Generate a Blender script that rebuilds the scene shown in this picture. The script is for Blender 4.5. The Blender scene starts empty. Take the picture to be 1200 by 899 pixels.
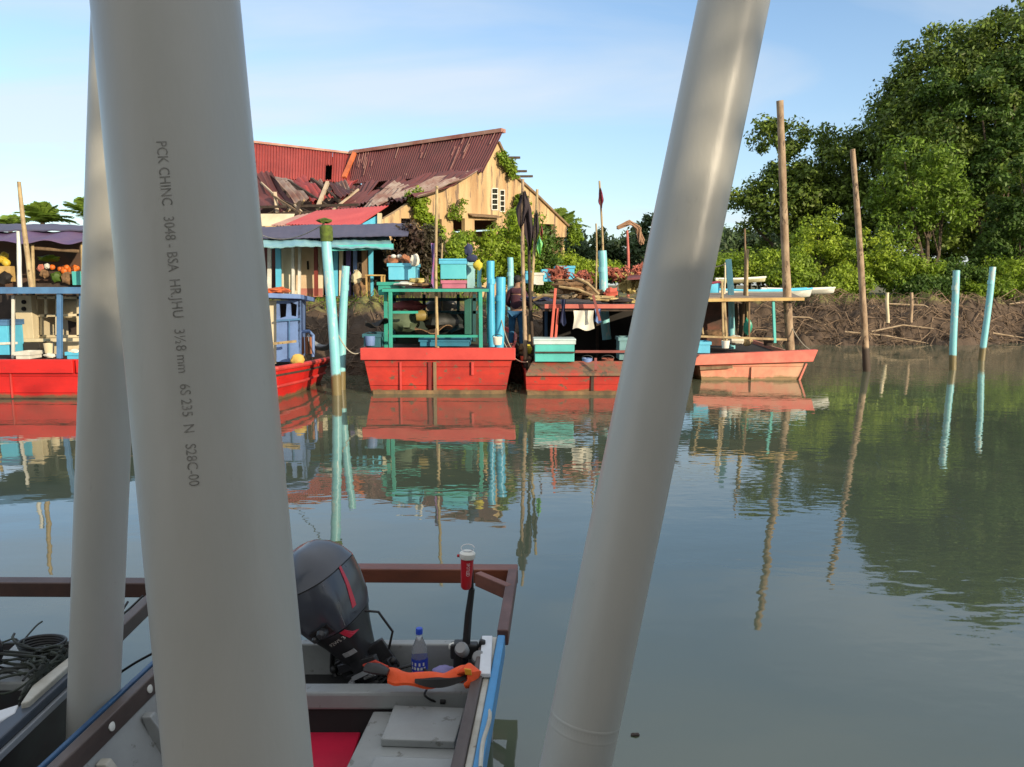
import bpy, math, random
import numpy as np
from mathutils import Vector, Matrix, noise
from mathutils.geometry import tessellate_polygon
R = math.radians
random.seed(7); rng = np.random.default_rng(7)
sc = bpy.context.scene
COL = sc.collection

# ------------------------------------------------------------------ camera
H = 2.2; PITCH = R(7.28); F = 902.0
cam = bpy.data.cameras.new('camera'); co = bpy.data.objects.new('camera', cam); COL.objects.link(co)
co.location = (0, 0, H); co.rotation_euler = (math.pi/2 - PITCH, 0, 0)
cam.sensor_width = 36; cam.lens = 36*F/1200; cam.clip_start = 0.05; cam.clip_end = 5000
sc.camera = co
_f = Vector((0, math.cos(PITCH), -math.sin(PITCH))); _u = Vector((0, math.sin(PITCH), math.cos(PITCH)))
def ray(px, py): return _f + Vector((1, 0, 0))*((px-600)/F) + _u*((449.5-py)/F)
def Q(px, py, Y):
    d = ray(px, py); return Vector((0, 0, H)) + d*(Y/d.y)
def G(px, py, Z):
    d = ray(px, py); return Vector((0, 0, H)) + d*((Z-H)/d.z)
def A(px, py, D): return Vector((0, 0, H)) + ray(px, py)*D
def zz(py, Y): return Q(600, py, Y).z

# ------------------------------------------------------------------ light
SUN_EL = R(15); SAZ = math.atan2(-.74, .67)      # direction towards the sun, seen from above
sdir = Vector((math.cos(SAZ)*math.cos(SUN_EL), math.sin(SAZ)*math.cos(SUN_EL), math.sin(SUN_EL)))
sl = bpy.data.lights.new('sun', 'SUN'); sl.energy = 3.9; sl.angle = R(0.6); sl.color = (1.0, .83, .60)
so = bpy.data.objects.new('sun', sl); COL.objects.link(so); so.rotation_euler = sdir.to_track_quat('Z', 'Y').to_euler()
so.location = (10, -20, 20)
w = bpy.data.worlds.new('World'); sc.world = w; w.use_nodes = True
nt = w.node_tree; nt.nodes.clear(); N = nt.nodes.new; L = nt.links.new
out = N('ShaderNodeOutputWorld'); bg = N('ShaderNodeBackground'); bg.inputs[1].default_value = 0.15
sky = N('ShaderNodeTexSky'); sky.sky_type = 'NISHITA'; sky.sun_disc = False
sky.sun_elevation = SUN_EL; sky.sun_rotation = math.atan2(sdir.x, sdir.y)
sky.air_density = 1.0; sky.dust_density = 0.6; sky.ozone_density = 2.6; sky.altitude = 0
tc = N('ShaderNodeTexCoord'); sep = N('ShaderNodeSeparateXYZ'); L(tc.outputs['Generated'], sep.inputs[0])
ad = N('ShaderNodeMath'); ad.operation = 'ADD'; ad.inputs[1].default_value = .12; L(sep.outputs[2], ad.inputs[0])
mx = N('ShaderNodeMath'); mx.operation = 'MAXIMUM'; mx.inputs[1].default_value = .05; L(ad.outputs[0], mx.inputs[0])
dx = N('ShaderNodeMath'); dx.operation = 'DIVIDE'; L(sep.outputs[0], dx.inputs[0]); L(mx.outputs[0], dx.inputs[1])
dy = N('ShaderNodeMath'); dy.operation = 'DIVIDE'; L(sep.outputs[1], dy.inputs[0]); L(mx.outputs[0], dy.inputs[1])
cmb = N('ShaderNodeCombineXYZ'); L(dx.outputs[0], cmb.inputs[0]); L(dy.outputs[0], cmb.inputs[1])
mp = N('ShaderNodeMapping'); mp.inputs['Scale'].default_value = (.42, .95, 1); mp.inputs['Location'].default_value = (1.3, .4, 0); mp.inputs['Rotation'].default_value = (0, 0, R(-14)); L(cmb.outputs[0], mp.inputs[0])
ns = N('ShaderNodeTexNoise'); ns.inputs['Scale'].default_value = 1.0; ns.inputs['Detail'].default_value = 7; ns.inputs['Roughness'].default_value = .5; ns.inputs['Distortion'].default_value = .7; L(mp.outputs[0], ns.inputs['Vector'])
cr = N('ShaderNodeValToRGB'); cr.color_ramp.elements[0].position = .40; cr.color_ramp.elements[0].color = (0, 0, 0, 1); cr.color_ramp.elements[1].position = .66; cr.color_ramp.elements[1].color = (.75, .75, .75, 1); L(ns.outputs[0], cr.inputs[0])
hz = N('ShaderNodeMapRange'); hz.inputs['From Min'].default_value = 0.0; hz.inputs['From Max'].default_value = .30; hz.inputs['To Min'].default_value = .45; hz.inputs['To Max'].default_value = 0.10; L(sep.outputs[2], hz.inputs[0])
mx0 = N('ShaderNodeMath'); mx0.operation = 'MAXIMUM'; L(cr.outputs[0], mx0.inputs[0]); L(hz.outputs[0], mx0.inputs[1])
# bright cloud added out of view overhead and behind, as extra fill light
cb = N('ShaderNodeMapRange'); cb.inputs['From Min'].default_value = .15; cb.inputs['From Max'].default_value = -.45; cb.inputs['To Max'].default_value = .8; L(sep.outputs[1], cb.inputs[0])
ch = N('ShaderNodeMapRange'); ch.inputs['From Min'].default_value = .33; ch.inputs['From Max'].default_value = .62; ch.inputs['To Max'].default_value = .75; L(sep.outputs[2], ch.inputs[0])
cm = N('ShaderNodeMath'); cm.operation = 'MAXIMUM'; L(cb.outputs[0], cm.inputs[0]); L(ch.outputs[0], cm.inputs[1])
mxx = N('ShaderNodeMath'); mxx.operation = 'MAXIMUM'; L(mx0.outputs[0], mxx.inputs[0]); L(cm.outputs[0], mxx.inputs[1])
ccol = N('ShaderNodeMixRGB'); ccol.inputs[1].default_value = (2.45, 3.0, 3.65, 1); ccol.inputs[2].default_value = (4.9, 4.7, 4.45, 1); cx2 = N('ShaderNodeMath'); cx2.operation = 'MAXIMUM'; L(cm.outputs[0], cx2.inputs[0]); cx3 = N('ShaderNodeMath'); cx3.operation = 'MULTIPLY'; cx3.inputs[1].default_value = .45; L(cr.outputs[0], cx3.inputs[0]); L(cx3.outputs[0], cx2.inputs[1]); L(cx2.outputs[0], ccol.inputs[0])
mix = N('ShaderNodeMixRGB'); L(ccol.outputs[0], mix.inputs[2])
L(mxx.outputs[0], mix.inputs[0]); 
hs = N('ShaderNodeHueSaturation'); hs.inputs['Saturation'].default_value = 1.0; hs.inputs['Value'].default_value = 1.0
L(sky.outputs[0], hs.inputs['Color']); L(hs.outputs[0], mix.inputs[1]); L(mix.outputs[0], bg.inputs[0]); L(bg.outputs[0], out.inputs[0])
sc.view_settings.view_transform = 'Standard'; sc.view_settings.look = 'None'; sc.view_settings.gamma = 1
sc.view_settings.use_curve_mapping = False
sc.view_settings.exposure = 0.68
sc.cycles.max_bounces = 6; sc.cycles.glossy_bounces = 4; sc.cycles.transparent_max_bounces = 8
sc.cycles.transmission_bounces = 6; sc.cycles.diffuse_bounces = 3

# ------------------------------------------------------------------ materials
MC = {}
def mat(name, col, rough=.6, col2=None, scale=2.0, amt=.5, wear=None, wt=.6, wscale=6, bump=.0, bscale=40, stretch=(1, 1, 1),
        metal=0, spec=.5, band=None, bandz=.2, var=.18, island=0.0, translucent=0.0, coat=0.0):
    if name in MC: return MC[name]
    m = bpy.data.materials.new(name); m.use_nodes = True; t = m.node_tree; b = t.nodes['Principled BSDF']; n = t.nodes.new; l = t.links.new
    o = n('ShaderNodeTexCoord'); g = n('ShaderNodeMapping'); g.inputs['Scale'].default_value = stretch; l(o.outputs['Object'], g.inputs[0])
    cc = n('ShaderNodeMixRGB'); c2 = col2 if col2 else tuple(c*(1-var*1.6) for c in col)
    cc.inputs[1].default_value = (*col, 1); cc.inputs[2].default_value = (*c2, 1)
    n1 = n('ShaderNodeTexNoise'); n1.inputs['Scale'].default_value = scale; n1.inputs['Detail'].default_value = 6; n1.inputs['Roughness'].default_value = .65; l(g.outputs[0], n1.inputs['Vector'])
    r1 = n('ShaderNodeMapRange'); r1.inputs['From Min'].default_value = amt-.14; r1.inputs['From Max'].default_value = amt+.14; l(n1.outputs[0], r1.inputs[0]); l(r1.outputs[0], cc.inputs[0])
    cur = cc.outputs[0]
    if wear:
        n2 = n('ShaderNodeTexNoise'); n2.inputs['Scale'].default_value = wscale; n2.inputs['Detail'].default_value = 8; n2.inputs['Roughness'].default_value = .7
        g2 = n('ShaderNodeMapping'); g2.inputs['Location'].default_value = (5, 3, 9); g2.inputs['Scale'].default_value = stretch; l(o.outputs['Object'], g2.inputs[0]); l(g2.outputs[0], n2.inputs['Vector'])
        r2 = n('ShaderNodeMapRange'); r2.inputs['From Min'].default_value = wt; r2.inputs['From Max'].default_value = wt+.05; l(n2.outputs[0], r2.inputs[0])
        mw = n('ShaderNodeMixRGB'); mw.inputs[2].default_value = (*wear, 1); l(r2.outputs[0], mw.inputs[0]); l(cur, mw.inputs[1]); cur = mw.outputs[0]
    if band:
        ge = n('ShaderNodeNewGeometry'); sp = n('ShaderNodeSeparateXYZ'); l(ge.outputs['Position'], sp.inputs[0])
        n3 = n('ShaderNodeTexNoise'); n3.inputs['Scale'].default_value = 5; n3.inputs['Detail'].default_value = 6; l(ge.outputs['Position'], n3.inputs['Vector'])
        ma = n('ShaderNodeMath'); ma.operation = 'MULTIPLY_ADD'; ma.inputs[1].default_value = .22; ma.inputs[2].default_value = -.11; l(n3.outputs[0], ma.inputs[0])
        mb = n('ShaderNodeMath'); mb.operation = 'ADD'; l(sp.outputs[2], mb.inputs[0]); l(ma.outputs[0], mb.inputs[1])
        r3 = n('ShaderNodeMapRange'); r3.inputs['From Min'].default_value = bandz; r3.inputs['From Max'].default_value = bandz-.05; l(mb.outputs[0], r3.inputs[0])
        m3 = n('ShaderNodeMixRGB'); m3.inputs[2].default_value = (*band, 1); l(r3.outputs[0], m3.inputs[0]); l(cur, m3.inputs[1]); cur = m3.outputs[0]
    if island > 0:
        ge = n('ShaderNodeNewGeometry'); r4 = n('ShaderNodeMapRange'); r4.inputs['To Min'].default_value = 1-island; r4.inputs['To Max'].default_value = 1+island; l(ge.outputs['Random Per Island'], r4.inputs[0])
        h4 = n('ShaderNodeHueSaturation'); l(r4.outputs[0], h4.inputs['Value']); l(cur, h4.inputs['Color']); cur = h4.outputs[0]
    l(cur, b.inputs['Base Color'])
    b.inputs['Metallic'].default_value = metal; b.inputs['Specular IOR Level'].default_value = spec
    if coat: b.inputs['Coat Weight'].default_value = coat; b.inputs['Coat Roughness'].default_value = .12
    rr = n('ShaderNodeMapRange'); rr.inputs['To Min'].default_value = max(.02, rough-.1); rr.inputs['To Max'].default_value = min(1, rough+.12)
    l(n1.outputs[0], rr.inputs[0]); l(rr.outputs[0], b.inputs['Roughness'])
    if bump:
        n5 = n('ShaderNodeTexNoise'); n5.inputs['Scale'].default_value = bscale; n5.inputs['Detail'].default_value = 5; l(g.outputs[0], n5.inputs['Vector'])
        bp = n('ShaderNodeBump'); bp.inputs['Strength'].default_value = 1; bp.inputs['Distance'].default_value = bump; l(n5.outputs[0], bp.inputs['Height']); l(bp.outputs[0], b.inputs['Normal'])
    if translucent:
        tr = n('ShaderNodeBsdfTranslucent'); l(cur, tr.inputs[0]); ms = n('ShaderNodeMixShader'); ms.inputs[0].default_value = translucent
        l(b.outputs[0], ms.inputs[1]); l(tr.outputs[0], ms.inputs[2]); l(ms.outputs[0], t.nodes['Material Output'].inputs[0])
    MC[name] = m; return m

red = mat('red_paint', (.50, .034, .020), .5, (.27, .02, .016), 1.1, wear=(.15, .08, .05), wt=.565, wscale=5, stretch=(1, 1, 1.6), bump=.002, bscale=18, band=(.17, .11, .05), bandz=.10)
redb = mat('bright_red_paint', (.60, .018, .015), .45, (.45, .014, .012), 1.2, wear=(.16, .05, .03), wt=.64, wscale=5, stretch=(1, 1, 2), bump=.002, bscale=15, band=(.15, .09, .05), bandz=.09)
redrail = mat('red_rail_paint', (.55, .06, .05), .5, (.43, .04, .035), 1.8, wear=(.22, .10, .07), wt=.62, wscale=10, bump=.002, bscale=18)
redworn = mat('worn_red_paint', (.17, .11, .065), .65, (.46, .04, .03), 3.0, .56, wear=(.10, .075, .05), wt=.56, wscale=5, bump=.004, bscale=14, band=(.18, .12, .06), bandz=.12)
pink = mat('faded_pink_paint', (.60, .18, .12), .6, (.55, .32, .20), 1.8, .5, wear=(.42, .30, .18), wt=.58, wscale=5, bump=.003, bscale=14, band=(.25, .17, .08), bandz=.10)
pinkr = mat('faded_red_rail_paint', (.62, .11, .08), .55, (.56, .20, .14), 2, wear=(.4, .25, .16), wt=.64, wscale=8)
green = mat('sea_green_paint', (.03, .33, .25), .5, (.03, .25, .20), 3, wear=(.25, .35, .28), wt=.68, wscale=12, bump=.002)
teal = mat('turquoise_paint', (.09, .50, .46), .5, (.07, .40, .38), 2, wear=(.4, .5, .42), wt=.7, wscale=10, bump=.002)
blue = mat('blue_grey_paint', (.08, .20, .38), .5, (.06, .14, .28), 3, wear=(.25, .25, .22), wt=.68, wscale=12, bump=.002)
cabinblue = mat('cabin_blue_paint', (.15, .25, .50), .5, (.12, .19, .38), 3, wear=(.35, .35, .35), wt=.68, wscale=10)
skyblue = mat('sky_blue_paint', (.10, .48, .68), .5, (.08, .40, .60), 2.5, wear=(.35, .55, .6), wt=.66, wscale=8)
vinyl = mat('light_blue_pipe', (.17, .48, .54), .4, (.26, .56, .60), 2.5, wear=(.46, .56, .54), wt=.56, wscale=7, stretch=(1, 1, .35), band=(.16, .13, .06), bandz=.42)
vinyld = mat('deep_blue_pipe', (.05, .38, .62), .38, (.10, .46, .68), 2.5, wear=(.40, .55, .62), wt=.66, wscale=7, stretch=(1, 1, .35), band=(.10, .09, .05), bandz=.42)
cream = mat('cream_paint', (.66, .58, .40), .6, (.50, .43, .28), 1.8, wear=(.28, .2, .12), wt=.68, wscale=6, stretch=(1, 1, .3))
white = mat('dirty_white_paint', (.68, .68, .62), .5, (.52, .52, .46), 3, wear=(.30, .30, .25), wt=.66, wscale=10)
cloth_w = mat('white_cloth', (.72, .70, .60), .9, (.62, .58, .48), 4)
cloth_n = mat('navy_cloth', (.03, .04, .10), .9)
cloth_k = mat('dark_flag_cloth', (.035, .025, .03), .95, bump=.003, bscale=20)
cloth_m = mat('maroon_cloth', (.22, .03, .06), .9)
cloth_p = mat('purple_pink_cloth', (.35, .08, .22), .9, (.12, .18, .40), 6)
wood = mat('weathered_wood', (.24, .16, .09), .8, (.14, .09, .05), 6, stretch=(1, 1, .2), bump=.003, bscale=30)
wooddk = mat('dark_wet_wood', (.06, .04, .028), .8, (.03, .02, .015), 6, bump=.003, bscale=20)
bamboo = mat('pale_pole_wood', (.38, .28, .18), .75, (.20, .13, .08), 7, .52, wear=(.08, .05, .035), wt=.57, wscale=9, stretch=(1, 1, .4), bump=.003, bscale=25, band=(.05, .035, .025), bandz=.65)
bamboo2 = mat('yellow_bamboo', (.44, .34, .17), .6, (.26, .18, .09), 7, wear=(.10, .07, .04), wt=.60, wscale=9, stretch=(1, 1, .5))
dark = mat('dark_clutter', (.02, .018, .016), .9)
moss = mat('green_moss', (.10, .15, .02), .95, (.05, .07, .015), 8, bump=.01, bscale=20)
plank_o = mat('yellow_plank', (.52, .36, .13), .7, (.36, .22, .08), 4)
netor = mat('orange_net', (.62, .16, .05), .9, (.40, .08, .03), 9, bump=.01, bscale=30)
netbr = mat('brown_net', (.24, .14, .07), .95, (.10, .06, .03), 9, bump=.01, bscale=30)
netpk = mat('coral_net', (.44, .13, .085), .9, (.20, .07, .05), 5, island=.6, bump=.01, bscale=30)
rust_red = mat('dull_red_sheet', (.34, .05, .05), .55, (.24, .04, .035), 1.0, wear=(.30, .16, .10), wt=.66, wscale=2.5)
rust_dk = mat('dark_maroon_sheet', (.13, .035, .035), .6, (.085, .028, .028), .8, wear=(.34, .20, .15), wt=.66, wscale=1.8, stretch=(1, 1, .5))
rust_gr = mat('faded_grey_sheet', (.32, .26, .22), .6, (.18, .09, .07), 1.1, wear=(.10, .04, .03), wt=.6, wscale=2.5)
awn_red = mat('plain_red_sheet', (.46, .07, .07), .55, (.38, .055, .06), 1)
plaster = mat('yellow_plaster', (.56, .42, .22), .85, (.36, .22, .11), .8, .5, wear=(.19, .13, .09), wt=.54, wscale=2.2, stretch=(1.6, 1.6, .22), bump=.006, bscale=8)
frame_br = mat('brown_frame_wood', (.19, .055, .028), .4, (.11, .035, .02), 5, wear=(.30, .14, .07), wt=.70, wscale=18, stretch=(.3, 1, 1), bump=.0015, bscale=60)
tarp = mat('indigo_tarp', (.055, .055, .10), .6, (.085, .08, .13), 1.2, bump=.01, bscale=4)
tarpp = mat('purple_tarp', (.12, .075, .14), .6, (.09, .06, .15), 1.5, wear=(.4, .38, .42), wt=.70, wscale=3, bump=.02, bscale=4)
PVC = mat('grey_pvc', (.375, .38, .35), .36, (.41, .41, .375), 3, wear=(.36, .36, .33), wt=.64, wscale=16, stretch=(1.5, 1.5, .5), bump=.0005, bscale=45, spec=.45)
skin = mat('skin', (.30, .16, .10), .6); hairm = mat('hair', (.01, .008, .008), .7)

def glass_mat():
    m = bpy.data.materials.new('clear_plastic'); m.use_nodes = True; b = m.node_tree.nodes['Principled BSDF']
    b.inputs['Base Color'].default_value = (.92, .96, 1, 1); b.inputs['Transmission Weight'].default_value = .9; b.inputs['Roughness'].default_value = .05; b.inputs['IOR'].default_value = 1.2
    return m
clear = glass_mat()

def foliage(name, c1, c2, tr=.25, scale=.5, isl=.35): return mat(name, c1, .55, c2, scale, .5, island=isl, translucent=tr, spec=.35)
lf_dark = foliage('dark_leaves', (.075, .125, .018), (.13, .19, .024), .25, .35, .5)
lf_mid = foliage('mid_leaves', (.075, .14, .018), (.05, .10, .015))
lf_lime = foliage('lime_leaves', (.29, .38, .03), (.16, .26, .022), .35)
lf_yel = foliage('yellow_green_leaves', (.23, .33, .025), (.13, .22, .02), .35)
lf_bronze = foliage('bronze_leaves', (.055, .030, .025), (.05, .06, .02))
lf_far = foliage('far_leaves', (.045, .080, .030), (.065, .105, .035), .15, .1)
lf_palm = foliage('palm_leaves', (.20, .30, .04), (.12, .20, .03), .4)
bark = mat('bark', (.12, .09, .06), .9, (.06, .045, .03), 6, bump=.01, bscale=12)

# ------------------------------------------------------------------ mesh kit
class MB:
    def __init__(s): s.v = []; s.f = []
    def add(s, vs, fs):
        b = len(s.v); s.v += [tuple(p) for p in vs]; s.f += [tuple(i+b for i in f) for f in fs]; return s
    def box(s, x0, x1, y0, y1, z0, z1, rz=0, rx=0, ry=0):
        c = Vector(((x0+x1)/2, (y0+y1)/2, (z0+z1)/2)); h = Vector((abs(x1-x0)/2, abs(y1-y0)/2, abs(z1-z0)/2))
        m = Matrix.Rotation(rz, 3, 'Z') @ Matrix.Rotation(rx, 3, 'X') @ Matrix.Rotation(ry, 3, 'Y')
        vs = [c + m @ Vector((h.x*a, h.y*b, h.z*d)) for d in (-1, 1) for b in (-1, 1) for a in (-1, 1)]
        return s.add(vs, [(0, 2, 3, 1), (4, 5, 7, 6), (0, 1, 5, 4), (2, 6, 7, 3), (0, 4, 6, 2), (1, 3, 7, 5)])
    def bar(s, p0, p1, w_, h_=None, up=(0, 0, 1)):
        p0 = Vector(p0); p1 = Vector(p1); h_ = h_ or w_; d = (p1-p0).normalized(); u = Vector(up)
        if abs(d.dot(u)) > .95: u = Vector((0, 1, 0))
        r = d.cross(u).normalized(); u = r.cross(d)
        vs = [p + r*(a*w_/2) + u*(b*h_/2) for p in (p0, p1) for a, b in ((-1, -1), (1, -1), (1, 1), (-1, 1))]
        return s.add(vs, [(0, 1, 2, 3), (7, 6, 5, 4), (0, 4, 5, 1), (1, 5, 6, 2), (2, 6, 7, 3), (3, 7, 4, 0)])
    def tube(s, pts, rad, n=10, flat=1.0, upv=None):
        pts = [Vector(p) for p in pts]; k = len(pts)
        if not hasattr(rad, '__len__'): rad = [rad]*k
        vs = []; r = None
        for i, p in enumerate(pts):
            d = (pts[min(i+1, k-1)] - pts[max(i-1, 0)]).normalized()
            if r is None:
                u = Vector(upv) if upv else (Vector((0, 0, 1)) if abs(d.z) < .9 else Vector((0, 1, 0)))
                r = d.cross(u).normalized()
            else: r = (r - d*r.dot(d)).normalized()
            u = r.cross(d)
            for j in range(n):
                a = 2*math.pi*j/n; vs.append(p + r*(math.cos(a)*rad[i]) + u*(math.sin(a)*rad[i]*flat))
        fs = [(i*n+j, i*n+(j+1) % n, (i+1)*n+(j+1) % n, (i+1)*n+j) for i in range(k-1) for j in range(n)]
        fs += [tuple(range(n))[::-1], tuple((k-1)*n+j for j in range(n))]
        return s.add(vs, fs)
    def slab(s, pts, t):          # polygon extruded by vector t
        pts = [Vector(p) for p in pts]; t = Vector(t); n = len(pts)
        return s.add(pts + [p+t for p in pts], [tuple(range(n))[::-1], tuple(range(n, 2*n))] + [(i, (i+1) % n, n+(i+1) % n, n+i) for i in range(n)])
    def surf(s, fn, nu, nv, t=None):   # sheet fn(u,v), with thickness vector t
        vs = [Vector(fn(i/nu, j/nv)) for j in range(nv+1) for i in range(nu+1)]; m = nu+1
        fs = [(j*m+i, j*m+i+1, (j+1)*m+i+1, (j+1)*m+i) for j in range(nv) for i in range(nu)]
        if t is None: return s.add(vs, fs)
        t = Vector(t); k = len(vs); fs2 = [tuple(a+k for a in f[::-1]) for f in fs]
        bd = [i for i in range(m)] + [j*m+nu for j in range(1, nv+1)] + [nv*m+i for i in range(nu-1, -1, -1)] + [j*m for j in range(nv-1, 0, -1)]
        ed = [(bd[i], bd[i-1], bd[i-1]+k, bd[i]+k) for i in range(len(bd))]
        return s.add(vs+[p+t for p in vs], fs+fs2+ed)
    def corr(s, a, b, c, d, nw, amp, nv=2, t=.01, sag=0, jit=0):   # a-b along the waves, a-d down the sheet
        a, b, c, d = map(Vector, (a, b, c, d)); nrm = (b-a).cross(d-a).normalized()
        if nrm.z < 0: nrm = -nrm
        ph = random.random()*9
        def fn(u, v):
            p = (a*(1-u)+b*u)*(1-v) + (d*(1-u)+c*u)*v
            return p + nrm*(amp*math.sin(u*nw*2*math.pi+ph) - sag*4*v*(1-v)) + nrm*jit*noise.noise(p*1.1+Vector((ph, 0, 0)))
        return s.surf(fn, int(nw*4), nv, -nrm*t)
    def lathe(s, prof, o=(0, 0, 0), ax=(0, 0, 1), n=20, caps=True):
        o = Vector(o); ax = Vector(ax).normalized(); r = ax.orthogonal().normalized(); u = ax.cross(r)
        vs = [o + ax*z + (r*math.cos(2*math.pi*j/n)+u*math.sin(2*math.pi*j/n))*rd for rd, z in prof for j in range(n)]; k = len(prof)
        fs = [(i*n+j, i*n+(j+1) % n, (i+1)*n+(j+1) % n, (i+1)*n+j) for i in range(k-1) for j in range(n)]
        if caps: fs += [tuple(range(n))[::-1], tuple((k-1)*n+j for j in range(n))]
        return s.add(vs, fs)
    def blob(s, c, r, n=10, j=.2, seed=0):
        c = Vector(c); r = Vector(r) if hasattr(r, '__len__') else Vector((r, r, r)); vs = []
        for i in range(n+1):
            for k in range(2*n):
                th = math.pi*i/n; ph = math.pi*k/n; d = Vector((math.sin(th)*math.cos(ph), math.sin(th)*math.sin(ph), math.cos(th)))
                q = 1 + j*noise.noise(d*2.2 + Vector((seed, seed*.7, 0))) + j*.6*noise.noise(d*6 + Vector((seed, 0, 0)))
                vs.append(c + Vector((d.x*r.x, d.y*r.y, d.z*r.z))*q)
        m = 2*n
        return s.add(vs, [(i*m+k, (i+1)*m+k, (i+1)*m+(k+1) % m, i*m+(k+1) % m) for i in range(n) for k in range(m)])
    def wall(s, o, u, outer, holes, th):   # upright polygon with holes; coords (along u, height)
        o = Vector(o); u = Vector(u).normalized(); nrm = u.cross(Vector((0, 0, 1)))
        loops = [outer]+holes; allp = [p for lp in loops for p in lp]
        tri = tessellate_polygon([[Vector((a, b, 0)) for a, b in lp] for lp in loops])
        P3 = [Vector((o.x+u.x*a, o.y+u.y*a, b)) for a, b in allp]; n = len(P3)
        fs = [tuple(t) for t in tri] + [tuple(i+n for i in t[::-1]) for t in tri]; b0 = 0
        for lp in loops:
            k = len(lp); fs += [(b0+i, b0+(i+1) % k, n+b0+(i+1) % k, n+b0+i) for i in range(k)]; b0 += k
        return s.add(P3+[p-nrm*th for p in P3], fs)
    def build(s, name, m, parent=None, smooth=False, bevel=0, origin=None):
        off = Vector(origin) if origin is not None else Vector((0, 0, 0)); p = parent
        while p is not None: off = off + p.location; p = p.parent
        V = np.array(s.v, dtype=np.float64) - np.array(off)
        me = bpy.data.meshes.new(name); me.from_pydata(V.tolist(), [], s.f); me.validate()
        import bmesh
        bm = bmesh.new(); bm.from_mesh(me); bmesh.ops.recalc_face_normals(bm, faces=bm.faces); bm.to_mesh(me); bm.free()
        me.materials.append(m)
        if smooth:
            me.shade_smooth()
            try: me.set_sharp_from_angle(angle=R(38))
            except Exception: pass
        o = bpy.data.objects.new(name, me); COL.objects.link(o)
        if parent is not None: o.parent = parent
        elif origin is not None: o.location = origin
        if bevel:
            bv = o.modifiers.new('bevel', 'BEVEL'); bv.width = bevel; bv.segments = 2; bv.limit_method = 'ANGLE'; bv.angle_limit = R(40)
        return o
def T(name, label, cat, loc, group=None):
    o = bpy.data.objects.new(name, None); COL.objects.link(o); o.location = loc; o.empty_display_size = .2
    o['label'] = label; o['category'] = cat
    if group: o['group'] = group
    return o
def tag(o, label, cat, group=None):
    o['label'] = label; o['category'] = cat
    if group: o['group'] = group
    return o
def struct(o, kind='structure'): o['kind'] = kind; return o

# ------------------------------------------------------------------ water, land
def water_mat():
    m = bpy.data.materials.new('river_water'); m.use_nodes = True; t = m.node_tree; n = t.nodes.new; l = t.links.new; b = t.nodes['Principled BSDF']
    ge = n('ShaderNodeNewGeometry')
    nc = n('ShaderNodeTexNoise'); nc.inputs['Scale'].default_value = .35; nc.inputs['Detail'].default_value = 4; l(ge.outputs['Position'], nc.inputs['Vector'])
    mc = n('ShaderNodeMixRGB'); mc.inputs[1].default_value = (.094, .116, .074, 1); mc.inputs[2].default_value = (.110, .130, .084, 1); l(nc.outputs[0], mc.inputs[0]); l(mc.outputs[0], b.inputs['Base Color'])
    b.inputs['Roughness'].default_value = .015; b.inputs['IOR'].default_value = 1.95
    def nz(sc_, st, det, loc):
        mp = n('ShaderNodeMapping'); mp.inputs['Scale'].default_value = st; mp.inputs['Location'].default_value = loc; l(ge.outputs['Position'], mp.inputs[0])
        q = n('ShaderNodeTexNoise'); q.inputs['Scale'].default_value = sc_; q.inputs['Detail'].default_value = det; q.inputs['Roughness'].default_value = .5; l(mp.outputs[0], q.inputs['Vector']); return q.outputs[0]
    a = nz(1.1, (1, 1.6, 1), 1, (0, 0, 0)); c = nz(4.5, (1, 1.9, 1), 1.5, (3, 1, 0))
    mk = nz(.16, (1, 1.4, 1), 2, (7.4, 2.0, 0))
    sp = n('ShaderNodeSeparateXYZ'); l(ge.outputs['Position'], sp.inputs[0])
    # a light breeze ruffles the open reach on the right
    gx = n('ShaderNodeMapRange'); gx.inputs['From Min'].default_value = -1; gx.inputs['From Max'].default_value = 7; gx.inputs['To Min'].default_value = -.06; gx.inputs['To Max'].default_value = .12; l(sp.outputs[0], gx.inputs[0])
    sm = n('ShaderNodeMath'); sm.operation = 'ADD'; l(mk, sm.inputs[0]); l(gx.outputs[0], sm.inputs[1])
    mr = n('ShaderNodeMapRange'); mr.inputs['From Min'].default_value = .42; mr.inputs['From Max'].default_value = .66; mr.inputs['To Min'].default_value = .18; mr.inputs['To Max'].default_value = 1; l(sm.outputs[0], mr.inputs[0])
    mm = n('ShaderNodeMath'); mm.operation = 'MULTIPLY'; l(c, mm.inputs[0]); l(mr.outputs[0], mm.inputs[1])
    b1 = n('ShaderNodeBump'); b1.inputs['Strength'].default_value = 1; b1.inputs['Distance'].default_value = .0030; l(mm.outputs[0], b1.inputs['Height'])
    b2 = n('ShaderNodeBump'); b2.inputs['Strength'].default_value = 1; b2.inputs['Distance'].default_value = .0035; l(a, b2.inputs['Height']); l(b1.outputs[0], b2.inputs['Normal'])
    l(b2.outputs[0], b.inputs['Normal']); return m
wm = MB(); wm.add([(-900, -60, 0), (900, -60, 0), (900, 60, 0), (-900, 60, 0)], [(0, 1, 2, 3)])
struct(wm.build('water', water_mat()))

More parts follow.
